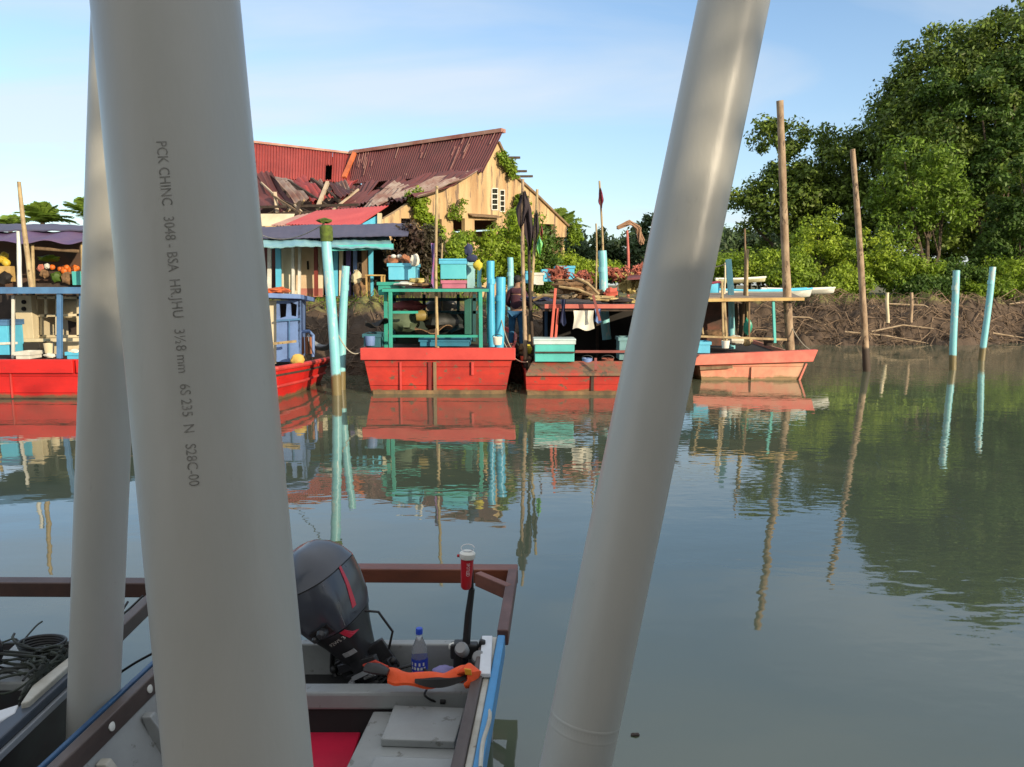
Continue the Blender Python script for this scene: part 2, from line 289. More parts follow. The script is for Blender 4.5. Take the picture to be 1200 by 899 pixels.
def smooth01(t): t = np.clip(t, 0, 1); return t*t*(3-2*t)
def shoreY(x): return 18.9 + 9.3*smooth01((x-3.6)/5.0) + .7*np.sin(x*.7)*.4 + np.clip((x-12)*.12, 0, 2)
_G = {}
def _grid(k):
    if k not in _G: _G[k] = np.random.default_rng(k).random((257, 257))
    return _G[k]
def fbm(X, Y, sc_, seed, octv=4):
    Z = np.zeros(X.shape); amp = 1.0
    for o in range(octv):
        g = _grid(seed+o); xs = (X*sc_*(2**o)) % 256; ys = (Y*sc_*(2**o)) % 256
        xi = np.floor(xs).astype(int) % 256; yi = np.floor(ys).astype(int) % 256; fx = smooth01(xs-np.floor(xs)); fy = smooth01(ys-np.floor(ys))
        v = g[xi, yi]*(1-fx)*(1-fy)+g[xi+1, yi]*fx*(1-fy)+g[xi, yi+1]*(1-fx)*fy+g[xi+1, yi+1]*fx*fy
        Z += (v-.5)*amp; amp *= .5
    return Z
def landz(X, Y):
    d = Y-shoreY(X); base = np.where(d < 0, d*.45, 1.64*smooth01(d/3.4)**.8)
    rough = smooth01((d+.6)/.8)*(1-smooth01((d-3.2)/1.5))
    return base + (fbm(X, Y, 1.3, 5)*.62+np.abs(fbm(X, Y, 3.1, 21, 3))*.34-.07)*rough + fbm(X, Y, .5, 50, 3)*.16*smooth01((d-3)/3) + np.maximum(d-3.4, 0)*.0
xs = np.concatenate([np.arange(-30, -14, .5), np.arange(-14, 30, .11), np.arange(30, 60, .6)]); ys = np.concatenate([np.arange(17, 33, .11), np.arange(33, 60, 1.0)])
X, Y = np.meshgrid(xs, ys); Z = landz(X, Y); nx, ny = len(xs), len(ys)
idx = np.arange(nx*ny).reshape(ny, nx); quads = np.stack([idx[:-1, :-1], idx[:-1, 1:], idx[1:, 1:], idx[1:, :-1]], -1).reshape(-1, 4)
def npmesh(name, V, Fq, m, smooth=False, parent=None):
    me = bpy.data.meshes.new(name); me.vertices.add(len(V)); me.vertices.foreach_set('co', np.asarray(V, dtype=np.float32).ravel())
    k = Fq.shape[1]; me.loops.add(Fq.size); me.loops.foreach_set('vertex_index', Fq.astype(np.int32).ravel()); me.polygons.add(len(Fq))
    me.polygons.foreach_set('loop_start', np.arange(0, Fq.size, k, dtype=np.int32)); me.update(calc_edges=True); me.validate()
    me.materials.append(m)
    if smooth: me.shade_smooth()
    o = bpy.data.objects.new(name, me); COL.objects.link(o); o.parent = parent; return o
def bank_mat():
    m = bpy.data.materials.new('mud_and_grass'); m.use_nodes = True; t = m.node_tree; n = t.nodes.new; l = t.links.new; b = t.nodes['Principled BSDF']
    ge = n('ShaderNodeNewGeometry'); sp = n('ShaderNodeSeparateXYZ'); l(ge.outputs['Position'], sp.inputs[0])
    n1 = n('ShaderNodeTexNoise'); n1.inputs['Scale'].default_value = 2.2; n1.inputs['Detail'].default_value = 8; n1.inputs['Roughness'].default_value = .7; l(ge.outputs['Position'], n1.inputs['Vector'])
    mud = n('ShaderNodeMixRGB'); mud.inputs[1].default_value = (.028, .018, .012, 1); mud.inputs[2].default_value = (.13, .088, .055, 1); l(n1.outputs[0], mud.inputs[0])
    gr = n('ShaderNodeMixRGB'); gr.inputs[1].default_value = (.10, .13, .025, 1); gr.inputs[2].default_value = (.22, .19, .07, 1); l(n1.outputs[0], gr.inputs[0])
    ma = n('ShaderNodeMath'); ma.operation = 'MULTIPLY_ADD'; ma.inputs[1].default_value = 1.2; l(n1.outputs[0], ma.inputs[0]); l(sp.outputs[2], ma.inputs[2])
    mr = n('ShaderNodeMapRange'); mr.inputs['From Min'].default_value = 2.05; mr.inputs['From Max'].default_value = 2.35; l(ma.outputs[0], mr.inputs[0])
    mx_ = n('ShaderNodeMixRGB'); l(mr.outputs[0], mx_.inputs[0]); l(mud.outputs[0], mx_.inputs[1]); l(gr.outputs[0], mx_.inputs[2]); l(mx_.outputs[0], b.inputs['Base Color'])
    b.inputs['Roughness'].default_value = .85
    bp = n('ShaderNodeBump'); bp.inputs['Distance'].default_value = .08; bp.inputs['Strength'].default_value = 1; l(n1.outputs[0], bp.inputs['Height']); l(bp.outputs[0], b.inputs['Normal']); return m
BM = bank_mat()
struct(npmesh('river_bank', np.stack([X, Y, Z], -1).reshape(-1, 3), quads, BM, True))
gx, gy = np.meshgrid(np.linspace(-900, 900, 60), np.array([58, 64, 75, 90, 120, 180, 300, 600, 1500, 3000.]))
gi = np.arange(gx.size).reshape(gx.shape); gq = np.stack([gi[:-1, :-1], gi[:-1, 1:], gi[1:, 1:], gi[1:, :-1]], -1).reshape(-1, 4)
struct(npmesh('ground', np.stack([gx, gy, np.full(gx.shape, 1.60)], -1).reshape(-1, 3), gq, BM))
for nm, x0, x1 in (('ground', -900, -29.7), ('ground', 59.0, 900)):
    g = MB(); g.add([(x0, 19.2, 1.6), (x1, 19.2, 1.6), (x1, 59, 1.6), (x0, 59, 1.6), (x0, 19.2, -1), (x1, 19.2, -1)], [(0, 1, 2, 3), (4, 5, 1, 0)]); struct(g.build(nm, BM))
def gz(x, y): return float(landz(np.array([x], dtype=float), np.array([y], dtype=float))[0])

# roots and driftwood strewn over the mud: one mass
db = MB()
for i in range(4200):
    x = random.uniform(-9, 27); d = random.uniform(-.1, 3.5); 
    if x < 3 and random.random() < .5: continue
    y = float(shoreY(np.array([x]))[0])+d; z = gz(x, y); a = random.uniform(0, math.pi*2); l_ = random.choice([.3, .5, .8, 1.3]) * random.uniform(.6, 1.3); r = random.uniform(.007, .022)
    x2 = x+math.cos(a)*l_; y2 = y+math.sin(a)*l_*.6; z2 = gz(x2, y2); xm, ym = (x+x2)/2, (y+y2)/2
    db.tube([(x, y, z+.02), (xm, ym, max((z+z2)/2, gz(xm, ym))+random.uniform(.03, .28)*l_), (x2, y2, z2+.0)], [r, r*.9, r*.5], 5)
struct(db.build('driftwood', mat('driftwood_grey', (.20, .14, .09), .85, (.06, .04, .025), 1.5, island=.6)), 'stuff')
lg = MB()
for i in range(7):
    x = random.uniform(10.5, 24); d = random.uniform(.6, 2.6); y = float(shoreY(np.array([x]))[0])+d; l_ = random.uniform(1.6, 3.2); x2 = x+l_; y2 = y-random.uniform(-.2, .9)
    o = MB().tube([(x, y, gz(x, y)+.16), ((x+x2)/2, (y+y2)/2, gz((x+x2)/2, (y+y2)/2)+.22), (x2, y2, gz(x2, y2)+.1)], [.032, .028, .012], 7).build('driftwood_branch', mat('bleached_branch', (.42, .33, .22), .8, (.25, .18, .11), 3), origin=(x, y, gz(x, y)), smooth=True)
    tag(o, 'long bleached branch lying on the muddy bank below the trees', 'branch', 'bleached branches on the mud bank')

def scatter_blades(name, n, fx, m, hmin, hmax, wd):
    V = []; 
    for i in range(n):
        x, y = fx(); z = gz(x, y); h = random.uniform(hmin, hmax); a = random.uniform(0, 6.28); lx, ly = random.uniform(-.4, .4)*h, random.uniform(-.4, .4)*h
        c, s_ = math.cos(a)*wd, math.sin(a)*wd
        V += [(x-c, y-s_, z-.03), (x+c, y+s_, z-.03), (x+c*.3+lx, y+s_*.3+ly, z+h), (x-c*.3+lx, y-s_*.3+ly, z+h)]
    return npmesh(name, np.array(V), np.arange(len(V)).reshape(-1, 4), m)
def bankpos():
    x = random.uniform(-12, 30); return x, float(shoreY(np.array([x]))[0]) + 2.7 + abs(random.gauss(0, 1.6))
struct(scatter_blades('grass', 9000, bankpos, lf_yel, .05, .22, .012), 'stuff')

# ------------------------------------------------------------------ trees
def leaf_quads(C, r, n, size, flat=.8):
    """n leaves spread through each clump centre C"""
    k = len(C); D = rng.normal(size=(k, n, 3)); D /= np.linalg.norm(D, axis=2, keepdims=True)
    rad = r[:, None, None]*(rng.random((k, n, 1))**.45); P_ = C[:, None, :] + D*rad*np.array([1, 1, flat])
    P_ = P_.reshape(-1, 3); Nn = (D.reshape(-1, 3) + rng.normal(size=(k*n, 3))*.7 + np.array([0, 0, .35])); Nn /= np.linalg.norm(Nn, axis=1, keepdims=True)
    rv = rng.normal(size=Nn.shape); U = np.cross(Nn, rv); U /= np.linalg.norm(U, axis=1, keepdims=True); W = np.cross(Nn, U)
    s_ = size*(.6+.8*rng.random((k*n, 1)))
    V = np.stack([P_-U*s_, P_-W*s_*.48+U*s_*.1, P_+U*s_+Nn*s_*.2, P_+W*s_*.48+U*s_*.1], 1).reshape(-1, 3)
    return V
def tree(name, label, cat, base, lobes, leafm, nclump=120, rc=.8, nleaf=120, size=.14, group=None, trunk_r=.25, barkm=None, gaps=.0, pname='crown', stems=1):
    """lobes: list of (centre, radii) in world space"""
    base = Vector(base); t = T(name, label, cat, base, group)
    C = []; wts = np.array([l[1][0]*l[1][2] for l in lobes]); wts = wts/wts.sum()
    for (c, rd), wt in zip(lobes, wts):
        k = max(3, int(nclump*wt)); D = rng.normal(size=(k, 3)); D /= np.linalg.norm(D, axis=1, keepdims=True)
        q = rng.random((k, 1))**.33; q = .45+.6*q; C.append(np.array(c) + D*q*np.array(rd)*(1+.12*rng.normal(size=(k, 1))))
    C = np.concatenate(C); C = C[C[:, 2] > base.z+.1]
    r = rc*(.55+.8*rng.random(len(C)))
    V = leaf_quads(C, r, nleaf, size) - np.array(base)
    npmesh(pname, V, np.arange(len(V)).reshape(-1, 4), leafm, parent=t)
    if trunk_r:
        m = MB(); 
        for s_ in range(stems):
            off = Vector((random.uniform(-1, 1), random.uniform(-.5, .5), 0))*(.5*(stems > 1))
            for c, rd in lobes:
                c = Vector(c); hub = base+off + (c-base)*.45 + Vector((random.uniform(-.3, .3), 0, 0)); hub.z = base.z+(c.z-base.z)*.5
                m.tube([base+off-Vector((0, 0, .2)), base+off+(hub-base-off)*.5+Vector((random.uniform(-.15, .15), 0, 0)), hub, c], [trunk_r, trunk_r*.8, trunk_r*.6, trunk_r*.25], 7)
                for j in range(5):
                    e = C[random.randrange(len(C))]; e = Vector(e)
                    if (e-c).length < max(rd)*1.3: m.tube([hub, hub.lerp(e, .5)+Vector((0, 0, .2)), e], [trunk_r*.35, trunk_r*.22, trunk_r*.06], 5)
        m.build('trunk', barkm or bark, t, smooth=True)
    return t
def lobe(px, py, Y, rpx, rpy, ry=None):
    c = Q(px, py, Y); s_ = Y/F; return (tuple(c), (rpx*s_, ry or rpx*s_, rpy*s_))
def gb(px, Y): p = Q(px, 400, Y); return (p.x, Y, gz(p.x, Y) if Y < 59 else 1.66)

Yb = 46
tree('mangrove_tree', 'tallest dark green tree rising at the right edge over the muddy bank', 'tree', gb(1150, Yb),
     [lobe(1120, 120, Yb, 75, 62), lobe(1190, 110, Yb-1, 80, 95), lobe(1080, 185, Yb-1, 60, 60), lobe(1160, 225, Yb-2, 90, 80), lobe(1245, 190, Yb, 70, 150), lobe(1190, 290, Yb-3, 70, 50), lobe(1060, 130, Yb+1, 34, 34), lobe(1010, 240, Yb+2, 45, 80), lobe(1050, 300, Yb+1, 70, 40), lobe(1175, 55, Yb, 46, 36), lobe(1105, 80, Yb+.5, 50, 34), lobe(1130, 180, Yb+1.5, 110, 110), lobe(1210, 60, Yb, 40, 50)],
     lf_dark, 820, .9, 170, .13, trunk_r=.3)
tree('mangrove_tree', 'dark round crowned tree left of the tallest one, lacy branches reaching to the left', 'tree', gb(960, 49),
     [lobe(955, 200, 49, 48, 48), lobe(925, 235, 49, 45, 40), lobe(985, 260, 48, 45, 55), lobe(885, 236, 49, 26, 12), lobe(905, 160, 49, 20, 16), lobe(950, 300, 48, 60, 30), lobe(880, 262, 49, 20, 8)],
     lf_dark, 300, .75, 150, .13, trunk_r=.25)
tree('mangrove_tree', 'mid green crown added as sunlit mottling in front of the tallest dark tree', 'tree', gb(1165, 42),
     [lobe(1150, 130, 42, 50, 40), lobe(1185, 190, 42, 55, 50), lobe(1130, 215, 42, 30, 40), lobe(1100, 120, 43, 26, 30), lobe(1195, 80, 42, 26, 30)], lf_mid, 170, .6, 120, .11, trunk_r=.16)  # lighter leaves put in for sunlit mottling over the dark crown
tree('mangrove_tree', 'bright yellow green tree in front of the dark trees beside the shorter wooden pole', 'tree', gb(1085, 37),
     [lobe(1085, 215, 37, 44, 36), lobe(1060, 190, 37, 26, 20), lobe(1105, 250, 37, 28, 30), lobe(1060, 260, 37, 26, 26), lobe(1035, 225, 37.5, 22, 20)],
     mat('fresh_leaves', (.17, .27, .022), .55, (.09, .16, .018), .5, .5, island=.4, translucent=.3, spec=.35), 120, .5, 110, .095, trunk_r=.13)
tree('mangrove_tree', 'mid green tree at the far right edge low over the bank behind the blue pipes', 'tree', gb(1190, 36),
     [lobe(1195, 280, 36, 40, 40), lobe(1230, 230, 36, 50, 60), lobe(1165, 310, 36, 24, 22)], lf_mid, 130, .5, 110, .10, trunk_r=.12)
for px, py, rx_, ry_, Yv, lab, mm in ((960, 285, 34, 34, 35, 'lime green bush between the tall wooden pole and the short one', lf_lime), (1015, 300, 34, 30, 34.5, 'lime green bush directly behind the shorter wooden pole', lf_lime), (1065, 318, 34, 20, 34, 'low lime bush right of the shorter wooden pole', lf_yel),
                                  (1120, 325, 26, 18, 34, 'low green bush behind the left blue pipe on the right bank', lf_mid), (1180, 325, 30, 18, 34, 'low yellow green bush behind the rightmost blue pipe', lf_yel), (905, 312, 30, 14, 34, 'low lime hedge bush behind the white boats', lf_lime), (860, 310, 26, 14, 36, 'low lime hedge bush beside the leaning right pipe', lf_yel), (930, 320, 22, 14, 33, 'small bush just right of the white boat stern', lf_yel), (990, 330, 26, 10, 33, 'low bush at the top of the bank behind the short wooden pole foot', lf_lime), (1085, 334, 26, 8, 33, 'low weedy bush on the bank top behind the two short stakes', lf_mid), (1150, 336, 26, 8, 33.5, 'low weedy bush on the bank top between the two pale blue pipes', lf_yel)):
    tree('bush', lab, 'bush', gb(px, Yv), [lobe(px, py, Yv, rx_, ry_), lobe(px-rx_*.4, py+ry_*.5, Yv-.5, rx_*.7, ry_*.5), lobe(px+rx_*.5, py+ry_*.4, Yv-.3, rx_*.6, ry_*.5)], mm, 70, .38, 90, .075, trunk_r=.05, stems=2, pname='foliage')
# far tree line
far_labels = ['far round tree just right of the yellow gable', 'far dark tree behind the pole with the maroon flag', 'far low tree behind the blue pipe in the middle', 'far taller tree beyond the orange net heaps', 'far tree against the leaning right pipe', 'far tree hidden mostly by the leaning right pipe', 'far low tree right of the leaning pipe', 'far grey green tree above the white boats', 'far tree behind the tall wooden pole', 'far tree at the left end of the right grove']
for i, (px, py, rx_, ry_) in enumerate([(665, 295, 26, 28), (700, 292, 28, 26), (735, 296, 26, 22), (765, 288, 24, 24), (795, 292, 26, 24), (825, 296, 24, 20), (848, 292, 22, 20), (875, 290, 26, 20), (905, 288, 26, 22), (935, 284, 30, 24)]):
    Yv = 72+((i*7) % 5)*2
    tree('distant_tree', far_labels[i], 'tree', gb(px, Yv), [lobe(px, py, Yv, rx_, ry_), lobe(px+rx_*.6, py+8, Yv, rx_*.7, ry_*.7), lobe(px, 318, Yv, rx_, 14)], lf_far, 90, .9, 60, .24, 'trees beyond the moored boats', .2)
tree('distant_tree', 'thin sparse tree with bare top behind the net heaps', 'tree', gb(757, 60), [lobe(757, 268, 60, 8, 14), lobe(748, 290, 60, 14, 12)], lf_far, 26, .5, 40, .2, None, .08)

def palm(base, h, nfr, flen, label, lean=0):
    t = T('palm_tree', label, 'tree', base); base = Vector(base); top = base+Vector((lean, 0, h))
    MB().tube([base-Vector((0, 0, .2)), base.lerp(top, .5)+Vector((lean*.2, 0, 0)), top], [.22, .17, .14], 8).build('trunk', bark, t, smooth=True)
    V = []
    for k in range(nfr):
        a = 2*math.pi*k/nfr+random.uniform(-.2, .2); el = random.uniform(.35, 1.45); d = Vector((math.cos(a)*math.cos(el), math.sin(a)*math.cos(el), math.sin(el))); side = Vector((-math.sin(a), math.cos(a), 0))
        prev = None
        for j in range(26):
            u = j/25; p = top + d*flen*u + Vector((0, 0, -1))*flen*.42*u*u; ll = flen*.26*math.sin(math.pi*min(1, .12+.88*u))*1.0
            for sg in (-1, 1):
                tip = p + side*sg*ll + d*ll*.45 + Vector((0, 0, -.35*ll+random.uniform(-.05, .05))); wv = d*.07
                V += [p-wv, p+wv, tip+wv*.2, tip-wv*.2]
            if prev is not None: V += [prev-side*.03, prev+side*.03, p+side*.03, p-side*.03]
            prev = p
    V = np.array([tuple(v) for v in V])-np.array(base); npmesh('crown', V, np.arange(len(V)).reshape(-1, 4), lf_palm, parent=t)
p = Q(50, 262, 52); palm((p.x, 52, 1.7), p.z-1.7+.1, 34, 2.3, 'palm with upright bright fronds above the purple roof at left')
p = Q(12, 268, 56); palm((p.x, 56, 1.7), p.z-1.7-.1, 12, 2.0, 'smaller palm low at the far left edge behind the purple roof')
p = Q(103, 262, 50); palm((p.x, 50, 1.7), p.z-1.7+.5, 12, 2.2, 'palm whose fronds show just left of the grey pipes')
p = Q(655, 258, 52); palm((p.x, 52, 1.7), p.z-1.7-.6, 15, 2.4, 'palm rising behind the right end of the yellow gable')
# shrubs in front of the gable
for px, py, rx_, ry_, Yv, lab, mm, kd in ((560, 300, 40, 24, 27.5, 'bright green shrub filling the space below the gable openings', lf_lime, 1), (520, 300, 28, 26, 26.5, 'bright green shrub left of the gable openings above the blue box', lf_yel, 1), (605, 285, 26, 36, 28, 'tall bright shrub climbing below the small gable window', lf_yel, 1), (632, 305, 24, 30, 29, 'green shrub under the right end of the gable', lf_mid, 1),
                                       (487, 288, 26, 22, 25, 'bronze purple leaved shrub beside the indigo tarp end', lf_bronze, 1), (660, 312, 24, 10, 34, 'low lime hedge right of the gable', lf_lime, 1), (700, 316, 24, 8, 36, 'low lime hedge behind the middle blue pipe', lf_lime, 1)):
    tree('shrub', lab, 'shrub', gb(px, Yv), [lobe(px, py, Yv, rx_, ry_), lobe(px-rx_*.3, py+ry_*.7, Yv-.4, rx_*.9, ry_*.6)], mm, 90, .34, 90, .07, trunk_r=.04, stems=2, pname='foliage')

# ------------------------------------------------------------------ derelict warehouse
def E(px, py, Y): return Q(px, py, Y)
hc = Q(583, 168, 34.0); U = Vector((.57, .82, 0)).normalized()
ho = Vector((hc.x, hc.y, 1.7)); house = T('derelict_warehouse', 'large derelict yellow warehouse with broken maroon corrugated roofs', 'building', ho)
def onwall(px, py):            # point of the gable plane seen at a pixel -> (t, z)
    d = ray(px, py); n_ = U.cross(Vector((0, 0, 1))); k = (hc-Vector((0, 0, H))).dot(n_)/d.dot(n_); q = Vector((0, 0, H))+d*k
    return ((q-hc).dot(U), q.z)
outer = [onwall(*p) for p in ((440, 262), (466, 247), (490, 231), (530, 212), (567, 197), (577, 176), (583, 168), (590, 182), (601, 206), (628, 230), (664, 265))]
tl, tr_ = outer[0][0], outer[-1][0]
outer = outer + [(tr_, onwall(664, 278)[1]), (onwall(650, 278)[0], onwall(650, 278)[1]), (onwall(650, 262)[0], onwall(650, 263)[1]), (onwall(628, 262)[0], onwall(628, 262)[1]), (onwall(628, 262)[0], 1.5), (tl, 1.5)]
def hole(x0, y0, x1, y1):
    a = onwall(x0, y0); b = onwall(x1, y1); return [(a[0], a[1]), (b[0], onwall(x1, y0)[1]), (b[0], b[1]), (a[0], onwall(x0, y1)[1])]
holes = [hole(576, 221, 583, 246), hole(585.5, 223, 591, 248), hole(556, 258, 582, 283), hole(531, 256, 545, 274), hole(510, 257, 518, 276), hole(470, 256, 485, 262)]
MB().wall(ho, U, outer, holes, .18).build('gable_wall', plaster, house)
nW = U.cross(Vector((0, 0, 1)))
def wp(t, z, out_=0): return Vector((ho.x+U.x*t, ho.y+U.y*t, z)) + nW*out_
for hl in holes[:2]:
    fr = MB(); a, b, c, d = [wp(t, z, .02) for t, z in hl]
    for p0, p1 in ((a, b), (b, c), (c, d), (d, a), ((a+d)/2, (b+c)/2), (a.lerp(d, .25), b.lerp(c, .25)), (a.lerp(d, .75), b.lerp(c, .75))): fr.bar(p0, p1, .04)
    wf = fr.build('window', white, house)
    MB().slab([a-nW*.08, b-nW*.08, c-nW*.08, d-nW*.08], -nW*.01).build('pane', mat('dark_glass', (.03, .035, .03), .1), wf)
fr = MB(); a, b = wp(*onwall(548, 254), .25), wp(*onwall(582, 256), .25); fr.slab([a, b, b-nW*.3+Vector((0, 0, .12)), a-nW*.3+Vector((0, 0, .12))], (0, 0, .04))
fr.build('window_canopy', wood, house)
# eaves board on right rake
br = MB(); 
for p0, p1 in (((583, 168), (601, 206)), ((601, 206), (628, 230)), ((628, 230), (666, 267))): br.bar(wp(*onwall(*p0), .05)+Vector((0, 0, .05)), wp(*onwall(*p1), .05)+Vector((0, 0, .05)), .12, .1)
br.build('rake_board', wood, house)
for px, py in ((592, 185), (600, 201), (607, 207)):
    MB().bar(wp(*onwall(px-4, py), .1), wp(*onwall(px+10, py-1), .1)+U*.3, .1).build('rafter_end', wooddk, house)
bk = MB(); back = -nW*9.0
bk.slab([wp(tl, 1.5, -9), wp(tr_, 1.5, -9), wp(tr_, 4.6, -9), wp(0, 7.6, -9), wp(tl, 4.3, -9)], -nW*.15); 
bk.slab([wp(tr_, 1.5, -.2), wp(tr_, 5.05, -.2), wp(tr_, 5.05, -9), wp(tr_, 1.5, -9)], U*.15)
bk.build('back_wall', plaster, house)
# roofs: main slope
Rr = Q(590, 153, 34.2); Rl = Q(412, 179, 39.4)
m = MB(); m.corr(Rr, Rl, Q(405, 216, 38.2), Q(566, 202, 32.6), 62, .028, 6, .03, jit=.05); m.build('main_roof', rust_dk, house, smooth=True)
m = MB(); rk = [wp(*onwall(*p), -.02)+Vector((0, 0, .02)) for p in ((583, 168), (601, 206), (628, 230), (664, 265))]
for a, b in zip(rk, rk[1:]): m.slab([a, b, b-nW*9.1, a-nW*9.1], (0, 0, .06))
m.build('rear_roof', rust_dk, house)
m = MB(); Bl, Br = Q(405, 216, 38.2), Q(566, 202, 32.6)
for k in range(20):
    u = random.uniform(.03, .97); v0 = random.choice([0.02, .02, .3, .5])*random.uniform(.5, 1); v1 = min(.97, v0+random.uniform(.15, .5))
    up_ = Vector((-.35, -.5, .8))*.045; MB().bar(Rr.lerp(Rl, u).lerp(Br.lerp(Bl, u), v0)+up_, Rr.lerp(Rl, u).lerp(Br.lerp(Bl, u), v1)+up_, random.uniform(.015, .035), .02).build('sheet_edge', mat('rubbed_edge', (.36, .20, .16), .6, (.2, .08, .07), 2), house)
rc = MB().bar(Rr+Vector((0, 0, .0)), Rl+Vector((0, 0, .0)), .34, .16); rc.build('ridge_cap', mat('rusty_ridge', (.28, .10, .07), .7, (.40, .26, .2), 1), house)
MB().bar(Q(417, 176, 39.2), Q(403, 208, 38.0), .22, .1).build('valley_flashing', mat('orange_flashing', (.60, .16, .05), .6, (.4, .1, .04), 2), house)
# wing roof, sunlight put into a redder sheet colour, with a hole in it
WR = [Q(255, 163, 36.6), Q(412, 181, 39.5), Q(410, 214, 38.0), Q(255, 205, 35.2)]
m = MB()
def wing(u0, u1, v0, v1, nw):
    f_ = lambda u, v: (WR[0].lerp(WR[1], u)).lerp(WR[3].lerp(WR[2], u), v)
    m.corr(f_(u0, v0), f_(u1, v0), f_(u1, v1), f_(u0, v1), nw*1.6, .045, 3, .03)
wing(0, .80, 0, 1, 24); wing(.80, .85, 0, .45, 1.5); wing(.80, .85, .95, 1, 1.5); wing(.85, 1, 0, 1, 4.5)
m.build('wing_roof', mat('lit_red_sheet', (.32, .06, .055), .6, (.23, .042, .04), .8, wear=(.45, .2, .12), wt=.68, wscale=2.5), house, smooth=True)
MB().bar(WR[0]+Vector((0, 0, .05)), WR[1]+Vector((0, 0, .05)), .25, .1).build('ridge_cap', mat('rusty_ridge', (.42, .16, .09)), house)
MB().slab([Q(405, 180, 39.6), Q(418, 176, 39.2), Q(405, 212, 38.1), Q(398, 200, 38.8)], (0, .05, .05)).build('valley_sheet', rust_dk, house)
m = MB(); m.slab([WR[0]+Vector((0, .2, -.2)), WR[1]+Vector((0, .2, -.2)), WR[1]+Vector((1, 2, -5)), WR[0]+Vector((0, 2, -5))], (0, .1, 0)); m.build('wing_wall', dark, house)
# collapsed lower roofs: individual loose sheets on broken rafters
def sheet(pts, mt, nw=6, jit=.3, amp=.05, name='loose_roof_sheet'):
    MB().corr(*pts, nw, amp, 4, .025, jit=jit).build(name, mt, house, smooth=True)
sheet([Q(566, 197, 32.4), Q(455, 212, 36.5), Q(400, 245, 33.4), Q(486, 232, 28.6)], rust_dk, 18, .3)
sheet([Q(560, 201, 31.9), Q(510, 207, 33.5), Q(455, 234, 31.0), Q(490, 231, 28.5)], rust_gr, 8, .2)
sheet([Q(480, 214, 33.6), Q(460, 216, 34.6), Q(420, 243, 30.8), Q(442, 241, 29.6)], rust_gr, 4, .2)
sheet([Q(445, 214, 35.5), Q(410, 220, 36.6), Q(372, 250, 32.6), Q(408, 247, 32.0)], rust_dk, 6, .3)
sheet([Q(420, 212, 36), Q(409, 212, 36.4), Q(385, 232, 33), Q(400, 232, 33)], rust_red, 3, .3)
for a_, b_, c_, d_, mt in (((300, 207), (318, 206), (345, 240), (322, 244), rust_dk), ((316, 206), (336, 207), (362, 234), (344, 236), rust_gr), ((338, 207), (358, 208), (384, 232), (366, 236), rust_red), ((360, 211), (376, 212), (400, 234), (384, 236), rust_gr), ((378, 212), (395, 213), (412, 228), (398, 232), rust_dk), ((298, 212), (306, 212), (336, 246), (324, 248), rust_gr), ((270, 205), (300, 206), (325, 245), (290, 250), rust_dk), ((392, 216), (404, 214), (416, 224), (408, 230), rust_gr), ((345, 222), (352, 220), (374, 236), (366, 240), rust_red)):
    j = random.uniform(-.3, .3); sheet([Q(*a_, 35+j), Q(*b_, 35.3+j), Q(*c_, 33.0+j), Q(*d_, 32.8+j)], mt, 3, .35)
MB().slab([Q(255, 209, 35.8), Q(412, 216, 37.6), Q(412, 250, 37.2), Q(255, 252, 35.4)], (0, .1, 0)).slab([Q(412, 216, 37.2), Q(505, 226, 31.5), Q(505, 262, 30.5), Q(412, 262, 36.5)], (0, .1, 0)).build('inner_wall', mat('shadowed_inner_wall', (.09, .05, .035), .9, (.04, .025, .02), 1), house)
for a_, b_, Ya, Yb_ in (((298, 243), (420, 240), 32.5, 31.5), ((300, 252), (425, 246), 32.0, 31.0), ((318, 228), (352, 250), 33, 31.5), ((330, 235), (362, 249), 33, 31.8), ((338, 212), (382, 240), 34.4, 32.4), ((322, 226), (325, 250), 33, 32.6), ((384, 214), (372, 244), 34, 32), ((420, 222), (390, 246), 34, 31.6), ((345, 240), (356, 251), 32, 31.6), ((352, 236), (348, 250), 32, 31.6), ((306, 214), (340, 246), 34.3, 32.2), ((365, 210), (398, 236), 34.4, 32.8)):
    MB().bar(Q(*a_, Ya), Q(*b_, Yb_), random.choice([.07, .1, .14])).build('broken_rafter', random.choice([wood, wooddk, mat('pale_batten', (.50, .40, .28), .8)]), house)
# small annexes in front of the warehouse
an = T('annex_shed', 'small shed with plain red sloping roof against the warehouse', 'shed', Q(400, 262, 27.5))
MB().corr(Q(455, 241, 28.2), Q(372, 247, 30.5), Q(335, 263, 27.5), Q(420, 264, 26.2), 22, .02, 3, .03).build('roof', awn_red, an, smooth=True)
MB().corr(Q(388, 246, 30.2), Q(350, 252, 30.5), Q(318, 264, 27.6), Q(345, 264, 27.4), 8, .02, 3, .03).build('roof_sheet', mat('pink_grey_sheet', (.48, .30, .24), .7, (.36, .2, .17), 1), an, smooth=True)
MB().slab([Q(425, 262, 26.4), Q(443, 252, 27.4), Q(443, 290, 27.4), Q(425, 290, 26.4)], (0, .1, 0)).slab([Q(330, 264, 28), Q(425, 262, 26.5), Q(425, 330, 26.5), Q(330, 330, 28)], (0, .1, 0)).build('wall', skyblue, an)
MB().bar(Q(445, 250, 27.2), Q(445, 292, 27.2), .14).build('corner_post', cream, an)
w2 = T('white_shed', 'low shed with cream fascia left of the annex under broken rafters', 'shed', Q(310, 262, 29.5))
MB().slab([Q(290, 252, 30), Q(345, 252, 30), Q(338, 264, 29.5), Q(290, 266, 29.5)], (0, .05, .05)).build('roof', cream, w2)
MB().slab([Q(290, 268, 30), Q(338, 266, 30), Q(338, 330, 30), Q(290, 330, 30)], (0, .1, 0)).build('wall', dark, w2)
